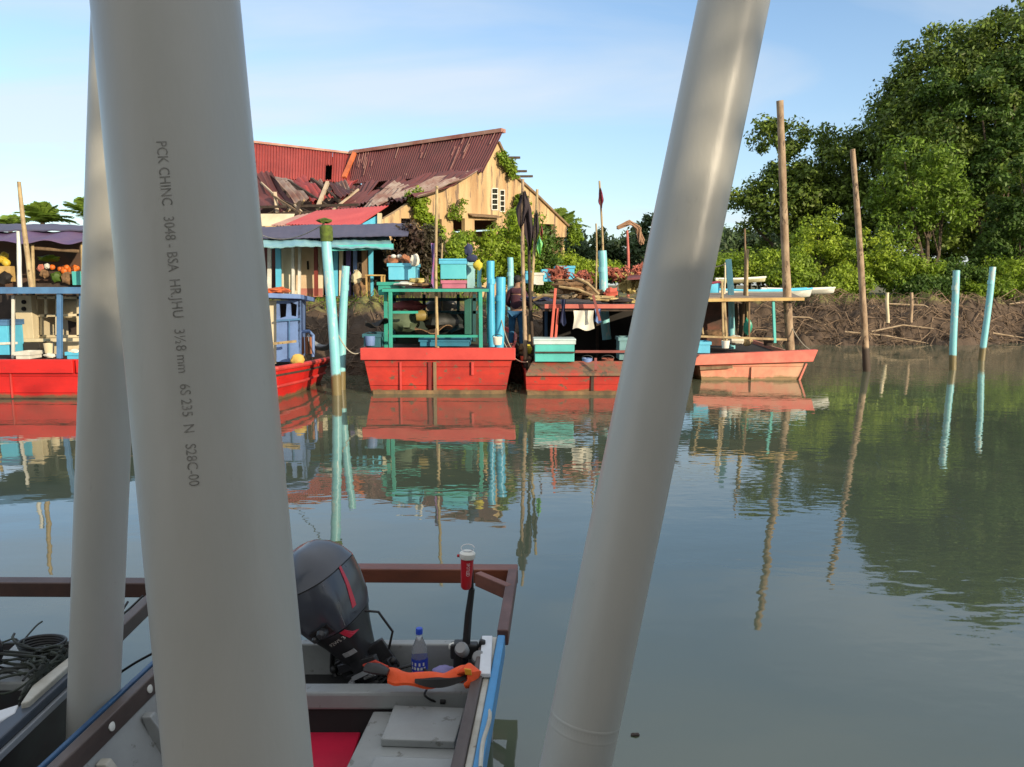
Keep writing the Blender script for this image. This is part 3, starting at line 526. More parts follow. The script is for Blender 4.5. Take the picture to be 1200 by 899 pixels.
# waterfront house with turquoise awning
wh = T('waterfront_house', 'waterfront house with cream wall and turquoise awning behind the green capped pipe', 'house', Q(390, 340, 24.5))
Yw = 25.0
MB().corr(Q(290, 265, 25.6), Q(482, 262, 25.6), Q(478, 276, 23.6), Q(290, 279, 23.6), 20, .005, 2, .03, jit=.05).build('upper_roof', tarp, wh, smooth=True)
MB().corr(Q(296, 275, 24.6), Q(455, 275, 24.6), Q(461, 290, 22.9), Q(296, 288, 22.9), 14, .010, 3, .03, jit=.10).build('awning', mat('turquoise_sheet', (.24, .45, .46), .6, (.15, .33, .42), 1.5, wear=(.55, .5, .45), wt=.64, wscale=3), wh, smooth=True)
MB().bar(Q(388, 291, 23.1), Q(461, 289, 23.1), .1, .16).build('fascia', teal, wh)
MB().slab([Q(326, 284, Yw), Q(378, 284, Yw), Q(378, 346, Yw), Q(326, 346, Yw)], (0, .1, 0)).build('wall', mat('cream_weatherboard', (.72, .66, .50), .7, (.50, .44, .30), 2, wear=(.10, .09, .06), wt=.62, wscale=3, stretch=(1, 1, .25)), wh)
MB().slab([Q(350, 338, Yw-.05), Q(378, 338, Yw-.05), Q(378, 348, Yw-.05), Q(350, 348, Yw-.05)], (0, .05, 0)).build('plinth', mat('pink_plinth', (.45, .18, .14), .8), wh)
MB().slab([Q(296, 284, Yw+.4), Q(326, 284, Yw+.4), Q(326, 346, Yw+.4), Q(296, 346, Yw+.4)], (0, .1, 0)).build('side_wall', mat('maroon_board', (.12, .03, .025), .8, (.05, .02, .02), 2), wh)
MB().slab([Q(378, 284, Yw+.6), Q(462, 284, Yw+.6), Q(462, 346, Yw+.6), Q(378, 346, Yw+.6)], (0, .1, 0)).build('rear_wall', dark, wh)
for px0, px1, mt in ((314, 318, white), (323, 329, skyblue), (342, 345, white), (350, 353, white), (368, 372, mat('maroon_post', (.20, .03, .02), .6)), (391, 396, skyblue), (398, 402, cream), (406, 411, mat('violet_post', (.12, .08, .25), .6)), (414, 418, cabinblue), (424, 430, wood), (432, 437, skyblue), (302, 305, white)):
    MB().bar(Q((px0+px1)/2, 284, Yw-.35-.02*(px0 % 5)), Q((px0+px1)/2+random.uniform(-1, 1), 347, Yw-.35), (px1-px0)*Yw/F, .09).build('post', mt, wh)
MB().box(Q(352, 300, Yw).x-.25, Q(352, 300, Yw).x+.5, Yw-.04, Yw+.02, zz(340, Yw), zz(290, Yw)).build('door', mat('tan_door', (.60, .46, .30), .7, (.5, .36, .22), 2), wh)
hs_ = MB().box(Q(361, 300, Yw).x-.03, Q(361, 300, Yw).x+.03, Yw-.075, Yw-.035, zz(316, Yw), zz(306, Yw)); hs_.build('door_handle', dark, wh)
tb = T('table', 'small wooden table on the waterfront near the bronze shrub', 'table', Q(438, 346, 24)); a = Q(430, 322, 24); b = Q(450, 324, 24)
MB().box(a.x, b.x, 23.7, 24.3, a.z-.04, a.z).build('tabletop', plank_o, tb)
for x in (a.x+.03, b.x-.03):
    for y in (23.75, 24.25): MB().bar((x, y, 1.7), (x, y, a.z-.04), .05).build('leg', plank_o, tb)
for px, py, r_, lab in ((418, 326, .16, 'pale rounded sack standing beside the blue posts of the waterfront house'), (421, 340, .2, 'brown heap under the awning next to the small table')):
    c = Q(px, py, 24.2); c.z = max(c.z, 1.7+r_*.6); o = MB().blob(c, (r_, r_, r_*1.5), 8, .4, px).build('sack', cream if py < 330 else netbr, smooth=True, origin=c); tag(o, lab, 'sack')
# left market shed
ms = T('market_stall', 'open fruit stall under a purple tarp roof at the left', 'stall', Q(50, 335, 22.5)); Ym = 22.5
MB().corr(Q(-80, 263, 24.2), Q(108, 263, 24.2), Q(108, 270, 22.9), Q(-80, 270, 22.9), 9, .01, 2, .04, jit=.05).build('roof', tarp, ms, smooth=True)
MB().surf(lambda u, v: Q(-80+188*u, 271+13*v+.5*math.sin(u*17), 23.2-1.3*v)+Vector((0, 0, .05*math.sin(u*23+v*4))), 40, 4, (0, .02, .03)).build('tarpaulin', tarpp, ms, smooth=True)
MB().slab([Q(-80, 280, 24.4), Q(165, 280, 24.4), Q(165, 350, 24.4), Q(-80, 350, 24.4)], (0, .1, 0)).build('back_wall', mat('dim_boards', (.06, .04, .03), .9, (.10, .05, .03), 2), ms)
for px, mt in ((39, bamboo2), (97, bamboo2), (130, bamboo2), (-20, bamboo2)): MB().tube([Q(px-1, 286, 22.2), Q(px+1, 350, 22.2)], .045, 8).build('post', mt, ms)
MB().tube([Q(40, 291, 22.3), Q(98, 295, 22.3)], .05, 8).build('rail', wood, ms)
for z0, z1, y_ in ((318, 321, 23.4), (332, 350, 23.2)): 
    a = Q(35, z0, y_); b = Q(108, z1, y_); MB().box(a.x, b.x, y_-.2, y_+.25, b.z, a.z).build('shelf', wooddk, ms)
a = Q(-5, 312, 23); b = Q(16, 330, 23); MB().box(a.x, b.x, 22.9, 23.1, b.z, a.z).build('counter_panel', plank_o, ms)
a = Q(84, 318, 22.6); b = Q(96, 334, 22.6); MB().box(a.x, b.x, 22.6, 22.9, b.z, a.z).build('side_curtain', teal, ms)
def fruit(n, pxs, pys, Yf, m_, r_, lab, cat, nm):
    k = 0
    for i in range(n):
        c = Q(random.uniform(*pxs), random.uniform(*pys), Yf+random.uniform(-.15, .15)); o = MB().blob(c, r_*random.uniform(.8, 1.2), 6, .1, i).build(nm, m_, smooth=True, origin=c); tag(o, lab, cat, nm+' on the stall')
fruit(16, (58, 90), (313, 318), 23.3, mat('orange_fruit', (.75, .17, .02), .5), .10, 'orange fruit heaped on the shelf of the stall', 'fruit', 'orange')
o = MB().blob(Q(58, 303, 23.2), (.30, .18, .10), 8, .4, 3).build('green_produce', lf_lime, smooth=True, origin=Q(58, 303, 23.2)); tag(o, 'bunch of yellow green produce hanging in the stall above the oranges', 'produce')
for px, py in ((2, 304), (7, 308), (5, 300)):
    c = Q(px, py, 23); o = MB().blob(c, .12, 6, .2, px).build('yellow_fruit', mat('yellow_fruit_skin', (.70, .50, .05), .5), smooth=True, origin=c); tag(o, 'yellow fruit hanging at the left end of the stall', 'fruit', 'yellow fruit in the stall')
for i, (px, py, r_, mt, lab) in enumerate(((48, 314, .10, netpk, 'pink bundle beside the stall oranges'), (55, 312, .08, white, 'white cup on the stall shelf left of the oranges'), (52, 321, .12, netbr, 'brown bundle below the pink one'), (66, 325, .15, lf_mid, 'dark green leafy heap on the lower stall shelf'), (80, 326, .18, netbr, 'brown heap on the lower shelf near the green curtain'), (6, 326, .18, hairm, 'black pot in front of the yellow counter panel'))):
    c = Q(px, py, 22.9); o = MB().blob(c, r_, 7, .35, i).build('bundle', mt, smooth=True, origin=c); tag(o, lab, 'goods')

# vines on the gable
def vine(label, pts, n, sz, m_):
    c0 = wp(*onwall(*pts[0])); t = T('climbing_vine', label, 'vine', c0); V = []
    C = []
    for i in range(n):
        k = random.random()*(len(pts)-1); j = int(k); f_ = k-j; px = pts[j][0]*(1-f_)+pts[j+1][0]*f_+random.gauss(0, 3.2); py = pts[j][1]*(1-f_)+pts[j+1][1]*f_+random.gauss(0, 3.2)
        C.append(tuple(wp(*onwall(px, py), .15+random.random()*.25)))
    C = np.array(C); V = leaf_quads(C, np.full(len(C), .16), 18, sz)-np.array(c0); npmesh('foliage', V, np.arange(len(V)).reshape(-1, 4), m_, parent=t)
    MB().tube([wp(*onwall(*p), .1) for p in pts], .03, 5).build('stem', bark, t)
vine('vine hanging off the right rake of the gable near the peak', [(584, 180), (588, 192), (592, 200), (597, 206)], 60, .07, lf_yel)
vine('vine climbing right of the small gable window', [(604, 228), (604, 245), (598, 262), (606, 270), (592, 280)], 170, .08, lf_yel)
vine('vine climbing the left part of the gable wall', [(478, 228), (484, 240), (488, 252), (500, 262), (505, 275)], 160, .08, lf_lime)
vine('thin vine in the middle of the gable wall', [(536, 234), (531, 244), (526, 258)], 22, .06, lf_yel)
vine('vine over the right corner of the gable', [(667, 262), (669, 275), (668, 282)], 50, .08, lf_yel)

# ------------------------------------------------------------------ moored boats
def hull(root, pxl, pxr, pxbl, pxbr, ytop, ywl, Y0, L, m_, mdeck, ztr=None, bow=.35, skew=0, stern_flare=0.0):
    """boat with its stern towards the camera. returns deck height"""
    zt = zz(ytop, Y0); xl, xr = Q(pxl, ytop, Y0).x, Q(pxr, ytop, Y0).x; bl, br_ = Q(pxbl, ywl, Y0).x, Q(pxbr, ywl, Y0).x
    secs = []
    for i in range(9):
        u = i/8; wv = 1+.06*math.sin(u*math.pi) if u < .5 else (1.06-.06*(u-.5)*2)*(1-((u-.5)*2)**2.2*(1-bow)); cx = (xl+xr)/2+skew*u; cb = (bl+br_)/2+skew*u
        ht = (xr-xl)/2*wv; hb = (br_-bl)/2*wv*(1-.35*u*u); rise = .35*u**2.5
        secs.append([(cx-ht, Y0+L*u, zt+rise), (cb-hb, Y0+L*u+.04, -.22+rise*.8), (cb+hb, Y0+L*u+.04, -.22+rise*.8), (cx+ht, Y0+L*u, zt+rise)])
    m = MB()
    t_ = .05
    for sd in (0, 1):
        def f_(u, v, sd=sd):
            k = u*8; i = min(7, int(k)); f2 = k-i; a = secs[i]; b = secs[i+1]; ia, ib = (0, 1) if sd == 0 else (3, 2)
            p = Vector(a[ia]).lerp(Vector(b[ia]), f2); q = Vector(a[ib]).lerp(Vector(b[ib]), f2); return p.lerp(q, v)
        m.surf(f_, 16, 4, (t_ if sd == 0 else -t_, 0, 0))
    def fb(u, v):
        k = u*8; i = min(7, int(k)); f2 = k-i; return Vector(secs[i][1]).lerp(Vector(secs[i+1][1]), f2).lerp(Vector(secs[i][2]).lerp(Vector(secs[i+1][2]), f2), v)
    m.surf(fb, 8, 2, (0, 0, .05)); s8 = secs[-1]; m.slab([s8[0], s8[1], s8[2], s8[3]], (0, .06, 0)); m.build('hull', m_, root)
    s0 = secs[0]; tm = MB(); nb = 3
    for k in range(nb):      # transom boards
        a = Vector(s0[0]).lerp(Vector(s0[1]), (k+.01)/nb); b = Vector(s0[3]).lerp(Vector(s0[2]), (k+.01)/nb); c = Vector(s0[3]).lerp(Vector(s0[2]), (k+.985)/nb); d = Vector(s0[0]).lerp(Vector(s0[1]), (k+.985)/nb)
        o_ = random.uniform(0, .012); tm.slab([a-Vector((0, .02+o_, 0)), b-Vector((0, .02+o_, 0)), c-Vector((0, .02+o_, 0)), d-Vector((0, .02+o_, 0))], (0, .05, 0))
    tm.build('transom', m_, root)
    dk = MB(); dz = zt-.10
    def fd(u, v):
        k = u*8; i = min(7, int(k)); f2 = k-i; p = Vector(secs[i][0]).lerp(Vector(secs[i+1][0]), f2); q = Vector(secs[i][3]).lerp(Vector(secs[i+1][3]), f2); r = p.lerp(q, .03+.94*v); r.z -= .08; return r
    dk.surf(fd, 8, 2, (0, 0, -.03)); dk.build('deck', mdeck, root)
    return zt, xl, xr
def toprail(root, pxl, pxr, y0, y1, Y0, m_, depth=.10, name='stern_rail', rough=0):
    a, b = Q(pxl, y0, Y0), Q(pxr, y1, Y0); m = MB()
    n_ = 9
    def top(u): return 0
    m.box(a.x, b.x, Y0-depth, Y0+.04, b.z, a.z); return m.build(name, m_, root, bevel=.012)
def stile(root, px, y0, y1, wpx, Y0, m_, out_=.05):
    a, b = Q(px-wpx/2, y0, Y0), Q(px+wpx/2, y1, Y0); MB().box(a.x, b.x, Y0-out_, Y0-.021, b.z, a.z).build('stile', m_, root)
def post(root, px0, y0, px1, y1, Yp, w_, m_, name='post', Y2=None):
    MB().bar(Q(px0, y0, Yp), Q(px1, y1, Y2 or Yp), w_).build(name, m_, root, bevel=.006)
def boxpx(px0, px1, y0, y1, Ya, Yb_, m_, name, root, bevel=.01):
    a, b = Q(px0, y0, Ya), Q(px1, y1, Ya); return MB().box(a.x, b.x, Ya, Yb_, b.z, a.z).build(name, m_, root, bevel=bevel)
G_B = 'wooden fishing boats moored stern out'

# A: far left red boat
YA = 14.9; bA = T('fishing_boat', 'bright red fishing boat at far left with cream wheelhouse under blue posts', 'boat', (Q(40, 460, YA).x, YA, 0), G_B)
hull(bA, -80, 154, -72, 150, 421, 467, YA, 7, redb, wooddk)
toprail(bA, -84, 89, 421, 437, YA, redb, .10); toprail(bA, 91, 158, 421, 437, YA, redb, .09)
stile(bA, 15, 437, 468, 4, YA, redrail); stile(bA, 100, 437, 468, 4, YA, redb); MB().box(Q(-84, 466, YA).x, Q(154, 466, YA).x, YA-.06, YA-.03, zz(470, YA), zz(466, YA)).build('rub_strake', wooddk, bA)
zr = 15.3
a = Q(-80, 337, zr); b = Q(100, 345, zr); MB().box(a.x, b.x, zr-.1, zr+3.4, b.z+.04, a.z).build('canopy', blue, bA, bevel=.01)
MB().box(Q(-80, 337, zr).x, Q(100, 337, zr).x, zr-.14, zr-.1, zz(344, zr), zz(336.5, zr)).build('canopy_fascia', blue, bA)
post(bA, 70, 344, 70, 420, 15.25, .085, blue); post(bA, 96, 344, 96, 420, 15.35, .08, blue); post(bA, -30, 344, -30, 420, 15.3, .08, blue); post(bA, 15.5, 346, 15.5, 420, 15.5, .05, white, 'rail_post')
post(bA, 98, 344, 98, 410, 18.5, .08, blue); post(bA, -30, 344, -30, 410, 18.5, .08, blue)
# cream wheelhouse
a = Q(16, 346, 16.3); b = Q(40, 400, 16.3); zd = zz(421, YA)-.08
MB().box(a.x, b.x, 16.3, 17.6, zd, a.z).build('wheelhouse', cream, bA, bevel=.01)
for py in (354, 362): c = Q(28, py, 16.29); MB().lathe([(.045, -.02), (.045, .02), (.03, .03)], c, (0, -1, 0), 12).build('porthole', dark, bA)
fr = MB(); Yf = 16.5
for px0, y0, px1, y1 in ((42, 349, 96, 349), (46, 370, 96, 369), (42, 394, 98, 394), (43, 346, 43, 418), (54, 346, 54, 372), (49, 372, 49, 394), (67, 346, 67, 394), (92, 346, 92, 394)): fr.bar(Q(px0, y0, Yf), Q(px1, y1, Yf), .05)
fr.build('window_frame', cream, bA)
MB().slab([Q(43, 395, Yf), Q(98, 395, Yf), Q(98, 420, Yf), Q(43, 420, Yf)], (0, .05, 0)).build('side_panel', cream, bA)
MB().slab([Q(-70, 346, 18.7), Q(150, 346, 18.7), Q(150, 420, 18.7), Q(-70, 420, 18.7)], (0, .05, 0)).build('bulkhead', mat('dim_cabin', (.045, .032, .025), .9, (.02, .016, .014), 2), bA)  # bulkhead coloured dark to stand in for the unlit cabin interior
boxpx(27, 48, 402, 419, 16.0, 16.28, mat('dark_hatch', (.03, .025, .02), .7), 'locker', bA)
post(bA, -30, 404, 20, 402, 15.6, .05, white, 'hand_rail'); post(bA, 24, 399, 97, 398, 16.2, .07, cream, 'coaming')
o = MB().blob(Q(88, 362, 17), (.30, .3, .28), 9, .15, 4).build('net_sack', cream, smooth=True, origin=Q(88, 362, 17)); tag(o, 'pale domed sack behind the window opening of the far left boat', 'sack')
def crate(px0, px1, y0, y1, Ya, Yb_, m_, label, cat='crate', lid=None, name='crate', group=None):
    a, b = Q(px0, y0, Ya), Q(px1, y1, Ya); t = T(name, label, cat, ((a.x+b.x)/2, (Ya+Yb_)/2, b.z), group); th = .035; m = MB()
    m.box(a.x, b.x, Ya, Ya+th, b.z, a.z).box(a.x, b.x, Yb_-th, Yb_, b.z, a.z).box(a.x, a.x+th, Ya+th, Yb_-th, b.z, a.z).box(b.x-th, b.x, Ya+th, Yb_-th, b.z, a.z).box(a.x+th, b.x-th, Ya+th, Yb_-th, b.z, b.z+th)
    m.build('body', m_, t, bevel=.008)
    rm = MB(); r_ = .025; rm.box(a.x-r_, b.x+r_, Ya-r_, Ya, a.z-.06, a.z+.01).box(a.x-r_, b.x+r_, Yb_, Yb_+r_, a.z-.06, a.z+.01).box(a.x-r_, a.x, Ya, Yb_, a.z-.06, a.z+.01).box(b.x, b.x+r_, Ya, Yb_, a.z-.06, a.z+.01)
    rm.build('rim', lid or m_, t)
    if lid: MB().box(a.x-.03, b.x+.03, Ya-.03, Yb_+.03, a.z+.012, a.z+.05).build('lid', lid, t, bevel=.01)
    return t
crate(-12, 11, 378, 416, 15.6, 16.1, skyblue, 'deep blue bin at the left edge inside the far left boat', lid=blue)
crate(18, 35, 413, 421, 15.2, 15.6, white, 'white and blue tray on the stern deck of the far left boat', 'tray')
crate(78, 95, 413, 421, 15.3, 15.7, skyblue, 'small blue tray by the right post of the far left boat', 'tray')
for px, py, lab, mt in ((60, 417, 'white rag on the stern deck of the far left boat', cloth_w), (88, 412, 'pale rag behind the blue post on the far left boat', cloth_w)):
    c = Q(px, py, 15.35); o = MB().blob(c, (.13, .08, .05), 7, .5, px).build('rag', mt, smooth=True, origin=c); tag(o, lab, 'rag')

# B: blue cabin boat behind the big pipe
YB = 16.2; bB = T('fishing_boat', 'red fishing boat with blue wheelhouse right of the big grey pipe', 'boat', (Q(330, 460, YB).x, YB, 0), G_B)
m = MB(); top = [Q(386, 422, 17.6), Q(360, 428, 15.7), Q(325, 434, 14.6), Q(230, 436, 14.0)]; bot = [Q(372, 448, 17.2), Q(350, 460, 15.7), Q(325, 468, 14.75), Q(230, 470, 14.2)]
for i in range(len(top)): bot[i].z = -.12
def hs2(u, v):
    k = u*3; i = min(2, int(k)); f_ = k-i; return top[i].lerp(top[i+1], f_).lerp(bot[i].lerp(bot[i+1], f_), v)
m.surf(hs2, 18, 5, (-.05, .05, 0)); m.surf(lambda u, v: hs2(u, v)+Vector((-1.6*math.sin(math.pi*min(1, u*1.0+.15)), 2.3*u, .0)), 18, 5, (.05, -.05, 0)); m.build('hull', redb, bB)
m = MB(); m.tube([p+Vector((0, 0, .03)) for p in top], .05, 8).tube([p.lerp(q, .45)+Vector((.02, -.04, 0)) for p, q in zip(top, bot)], .03, 8); m.build('rub_strake', redrail, bB)
MB().slab([top[0]-Vector((0, 0, .08)), top[1]-Vector((0, 0, .08)), top[2]-Vector((0, 0, .08)), top[3]-Vector((0, 0, .08)), top[3]+Vector((0, 3, -.08)), top[0]+Vector((-1.2, .8, -.08))], (0, 0, -.04)).build('deck', wooddk, bB)
MB().slab([Q(260, 342, 15.4), Q(352, 345, 15.6), Q(369, 349, 17.2), Q(260, 340, 17.6)], (0, 0, -.09)).build('cabin_roof', cabinblue, bB, bevel=.01)
m = MB(); yw0, yw1 = 15.9, 17.4
holesB = []
c0 = Q(322, 352, yw0); zlo = zz(426, yw0); wz = zz(352, yw0)
def bx2(px, py): q = Q(px, py, yw0); return (q.x-c0.x, q.z)
MB().wall((c0.x, yw0, 0), (1, 0, 0), [bx2(324, 352), bx2(352, 352), bx2(352, 424), bx2(324, 424)], [[bx2(327, 356), bx2(336, 356), bx2(335, 371), bx2(328, 373)], [bx2(340, 354), bx2(348, 357), bx2(347, 371), bx2(341, 370)]], .05).build('cabin_front', cabinblue, bB)
MB().slab([Q(352, 352, yw0), Q(358, 352, yw1), Q(358, 415, yw1), Q(352, 424, yw0)], (-.05, 0, 0)).build('cabin_side', cabinblue, bB)
MB().slab([Q(300, 352, yw0+.1), Q(324, 352, yw0+.1), Q(324, 426, yw0+.1), Q(300, 426, yw0+.1)], (0, .05, 0)).build('cabin_panel', cream, bB)
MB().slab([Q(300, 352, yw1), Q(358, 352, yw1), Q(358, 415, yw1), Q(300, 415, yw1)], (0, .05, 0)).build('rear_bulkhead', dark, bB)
MB().bar(Q(324, 376, yw0-.04), Q(352, 374, yw0-.04), .04).bar(Q(339, 376, yw0-.04), Q(339, 424, yw0-.04), .02).build('trim', blue, bB)
m = MB().tube([Q(352, 389, 16.2), Q(362, 388, 16.3), Q(367, 393, 16.4), Q(367, 418, 16.4)], .035, 8); m.build('guard_frame', cabinblue, bB)
for px in (354, 359, 364): boxpx(px-2, px+1.5, 395, 415, 16.35, 16.45, mat('orange_brown_board', (.32, .12, .05), .7), 'board', bB)
MB().bar(Q(318, 403, 15.4), Q(347, 400, 15.4), .05).build('boat_hook', bamboo2, bB)
c = Q(349, 422, 15.5); o = MB().blob(c, (.14, .12, .12), 8, .25, 2).build('float', mat('yellow_float', (.62, .42, .10), .6), smooth=True, origin=c); tag(o, 'yellow float on the deck edge of the blue wheelhouse boat', 'float')
for px, py, lab in ((308, 341, 'orange net heap on the blue cabin roof, left one'), (328, 340, 'orange net heap on the blue cabin roof beside the cream wall')):
    c = Q(px, py, 15.9); o = MB().blob(c, (.22, .15, .06), 8, .5, px).build('net_heap', netor, smooth=True, origin=c); tag(o, lab, 'fishing net')
c = Q(378, 410, 18.6); o = MB().surf(lambda u, v: c+Vector(((u-.5)*.8, (v-.5)*.5, .28*((2*u-1)**2)+.1*((2*v-1)**2))), 10, 6, (0, 0, -.03)).build('dinghy', mat('grey_dinghy', (.2, .22, .24), .6), origin=c); tag(o, 'small grey dinghy on the mud right of the blue wheelhouse boat', 'boat')

# C: green cabin boat
YC = 15.6; bC = T('fishing_boat', 'red fishing boat with sea green cabin frame and blue boxes on its roof', 'boat', (Q(514, 460, YC).x, YC, 0), G_B)
zc, xl, xr = hull(bC, 424, 602, 438, 590, 408, 462, YC, 6.5, red, wooddk)
toprail(bC, 423, 604, 407.5, 421.5, YC, redrail, .10)
stile(bC, 470, 424, 459, 3, YC, redrail); stile(bC, 510, 424, 461, 4, YC, wood); stile(bC, 504, 424, 461, 4, YC, mat('dark_red_board', (.2, .02, .02), .7)); stile(bC, 554, 424, 439, 3, YC, redrail, .06)
MB().box(Q(438, 462, YC).x, Q(590, 462, YC).x, YC-.07, YC-.02, -.05, zz(457, YC)).build('rub_strake', mat('algae_board', (.24, .15, .07), .8, (.10, .07, .04), 4), bC)
r0 = 15.75; r1 = 18.2
a = Q(447, 337, r0); b = Q(573, 341.5, r0)
MB().slab([Q(447, 341.5, r0), Q(573, 341.5, r0), Q(566, 338, r1), Q(452, 338, r1)], (0, 0, .04)).build('cabin_roof', wooddk, bC)
MB().box(Q(448, 341, r0).x, Q(573, 341, r0).x, r0-.05, r0-.005, zz(342, r0), zz(338.5, r0)).build('roof_edge', green, bC)
for px, Yp in ((457.5, r0), (563, r0), (452, 16.3), (572, 17.8), (462, 17.8)): post(bC, px, 341, px+.5, 408, Yp, .075, green)
for (p0, p1) in (((457, 394), (563, 394)), ((457, 366), (490, 366))): MB().bar(Q(*p0, r0+.02), Q(*p1, r0+.02), .05).build('rail', green, bC)
post(bC, 511, 385, 511, 407, r0, .04, wood, 'rail_post')
bw = 17.6
m = MB()
for p0, p1 in (((460, 351), (560, 351)), ((460, 366), (560, 366)), ((462, 345), (462, 400)), ((497, 345), (497, 366)), ((537, 345), (537, 366)), ((556, 345), (556, 400))): m.bar(Q(*p0, bw), Q(*p1, bw), .07)
m.build('window_frame', mat('dark_teal_frame', (.02, .10, .11), .6), bC)
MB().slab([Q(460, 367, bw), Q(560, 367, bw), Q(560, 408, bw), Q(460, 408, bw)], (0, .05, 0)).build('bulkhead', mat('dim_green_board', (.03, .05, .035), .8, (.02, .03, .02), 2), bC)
boxpx(544, 552, 350, 392, 16.6, 17.4, mat('dark_green_locker', (.02, .13, .10), .6), 'locker', bC)
crate(492, 550, 397, 406, 15.95, 16.6, mat('deep_blue_box', (.03, .20, .32), .5), 'long deep blue chest on the stern deck of the green cabin boat', 'chest')
crate(426, 446, 392, 407, 15.9, 16.7, mat('dark_teal_box', (.03, .13, .17), .5), 'dark teal bin at the left corner of the green cabin boat', 'bin')
c = Q(471, 376, 16.6); o = MB().blob(c, (.40, .3, .22), 9, .3, 8).build('tarp_bundle', mat('olive_tarp', (.10, .14, .08), .8, (.07, .1, .06), 3), smooth=True, origin=c); tag(o, 'olive tarpaulin bundle inside the green cabin', 'tarpaulin')
c = Q(494, 370, 16.3); o = MB().lathe([(.0, -.12), (.10, -.12), (.12, 0), (.10, .12), (0, .12)], c, (1, .2, .1), 14).build('jerry_can', mat('ochre_plastic', (.30, .22, .06), .5), smooth=True, origin=c); tag(o, 'ochre container in the middle of the green cabin', 'container')
c = Q(520, 378, 16.5); o = MB().blob(c, (.42, .3, .20), 9, .35, 9).build('engine_cover', mat('black_rubber', (.015, .018, .016), .5), smooth=True, origin=c); tag(o, 'black engine hump under the green cabin', 'engine')
c = Q(478, 359, 17.2); o = MB().blob(c, (.38, .2, .12), 9, .4, 10).build('net_heap', mat('dusky_pink_net', (.4, .10, .10), .9), smooth=True, origin=c); tag(o, 'dusky pink net heap on the ledge inside the green cabin', 'fishing net')
c = Q(518, 358, 18.2); o = MB().blob(c, (.38, .2, .17), 9, .15, 11).build('tarp_bundle', mat('grey_tarp', (.28, .27, .24), .8), smooth=True, origin=c); tag(o, 'grey domed tarpaulin seen through the green cabin window', 'tarpaulin')
for px0, px1, py, lab in ((486, 530, 386, 'dark driftwood board lying across the green cabin rail'), (428, 455, 378, 'black plastic sheet draped over the corner of the green cabin boat')):
    o = MB().surf(lambda u, v: Q(px0+(px1-px0)*u, py+3*math.sin(u*5), 16+.6*v)+Vector((0, 0, .05*math.sin(v*6+u*9))), 12, 5, (0, 0, -.02)).build('sheet', dark if px0 < 480 else netbr, smooth=True, origin=Q(px0, py, 16)); tag(o, lab, 'sheet')
# on the roof
crate(455, 487, 309, 328, 16.8, 17.5, mat('box_blue', (.08, .42, .60), .5, (.14, .5, .66), 1.5), 'blue box piled with brown net, left of the two on the boat roof', 'box')
for k in range(7):
    c = Q(459+k*3.6+random.uniform(-1, 1), 305+random.uniform(-1, 1.5), 17.1); 
o = MB()
for k in range(9): o.blob(Q(458+k*3.2, 306+random.uniform(-1.5, 1.5), 17.1+random.uniform(-.1, .15)), (.12, .13, .10), 7, .5, k)
o = o.build('net_heap', mat('rust_net', (.40, .17, .08), .95, (.25, .1, .05), 12, bump=.01, bscale=40), smooth=True, origin=Q(470, 308, 17.1)); tag(o, 'rust brown net piled in the left roof box', 'fishing net')
for px in (461, 468): c = Q(px, 300.5, 17.0); o = MB().blob(c, (.06, .05, .045), 6, .1, px).build('net_float', white, smooth=True, origin=c); tag(o, 'white float on top of the rust brown net', 'float', 'white floats on the net pile')
crate(516, 546, 306, 327, 16.6, 17.3, mat('box_turquoise', (.07, .42, .50), .5, (.10, .48, .55), 1.5), 'turquoise box with open lid standing on a pink one', 'box', skyblue)
crate(518, 545, 329, 338, 16.5, 17.3, mat('box_pink', (.50, .16, .24), .6), 'low pink box under the turquoise box', 'box')
crate(547, 556, 308, 338, 16.9, 17.3, mat('box_pale', (.30, .55, .58), .5), 'narrow pale blue upright bin beside the turquoise box', 'bin')
crate(443, 468, 331, 346, 16.7, 17.6, green, 'sea green tub at the left corner of the cabin roof', 'tub')
for i, (px, py, rx_, rz_, mt, lab) in enumerate(((489, 329, .18, .06, mat('yellow_bowl', (.60, .48, .16), .5), 'yellow bowl shaped bundle on the green boat roof'), (496, 334, .3, .05, netbr, 'brown net flat on the green boat roof edge'), (476, 333, .25, .05, white, 'white rag flat on the green boat roof'), (553, 303, .12, .08, cloth_n, 'navy cloth bundle on top of the turquoise box'), (549, 293, .09, .13, cloth_n, 'dark blue cap like bundle hanging above the turquoise box'), (486, 305, .1, .12, cloth_w, 'cream rag at the right end of the rust net'), (560, 311, .1, .1, mat('yellow_cloth', (.6, .5, .05), .8), 'yellow cloth beside the narrow bin'), (499, 337, .09, .05, cloth_m, 'maroon rag beside the mast foot'))):
    c = Q(px, py, 16.6); o = MB().blob(c, (rx_, rx_*.6, rz_), 8, .35, i+20).build('cloth_bundle', mt, smooth=True, origin=c); tag(o, lab, 'bundle')

# D: worn red boat with dark interior
YD = 15.5; bD = T('fishing_boat', 'worn dark red fishing boat with cluttered low roof and turquoise chest', 'boat', (Q(690, 460, YD).x, YD, 0), G_B)
hull(bD, 616, 760, 618, 756, 438, 462, YD, 7, red, wooddk)
m = MB(); m.slab([Q(616, 438, YD-.1), Q(768, 438, YD-.1), Q(760, 423, YD+.35), Q(624, 423, YD+.35)], (0, .0, -.05)); m.build('stern_rail', redworn, bD, bevel=.01)
stile(bD, 694, 439, 460, 3, YD, wooddk); MB().box(Q(618, 462, YD).x, Q(756, 462, YD).x, YD-.08, YD-.02, -.05, zz(458, YD)).build('rub_strake', mat('algae_board', (.24, .15, .07)), bD)
rD = 16.3
MB().slab([Q(636, 362, rD), Q(760, 362, rD), Q(765, 349, 19.5), Q(620, 349, 19.5)], (0, 0, -.05)).build('roof', wooddk, bD)
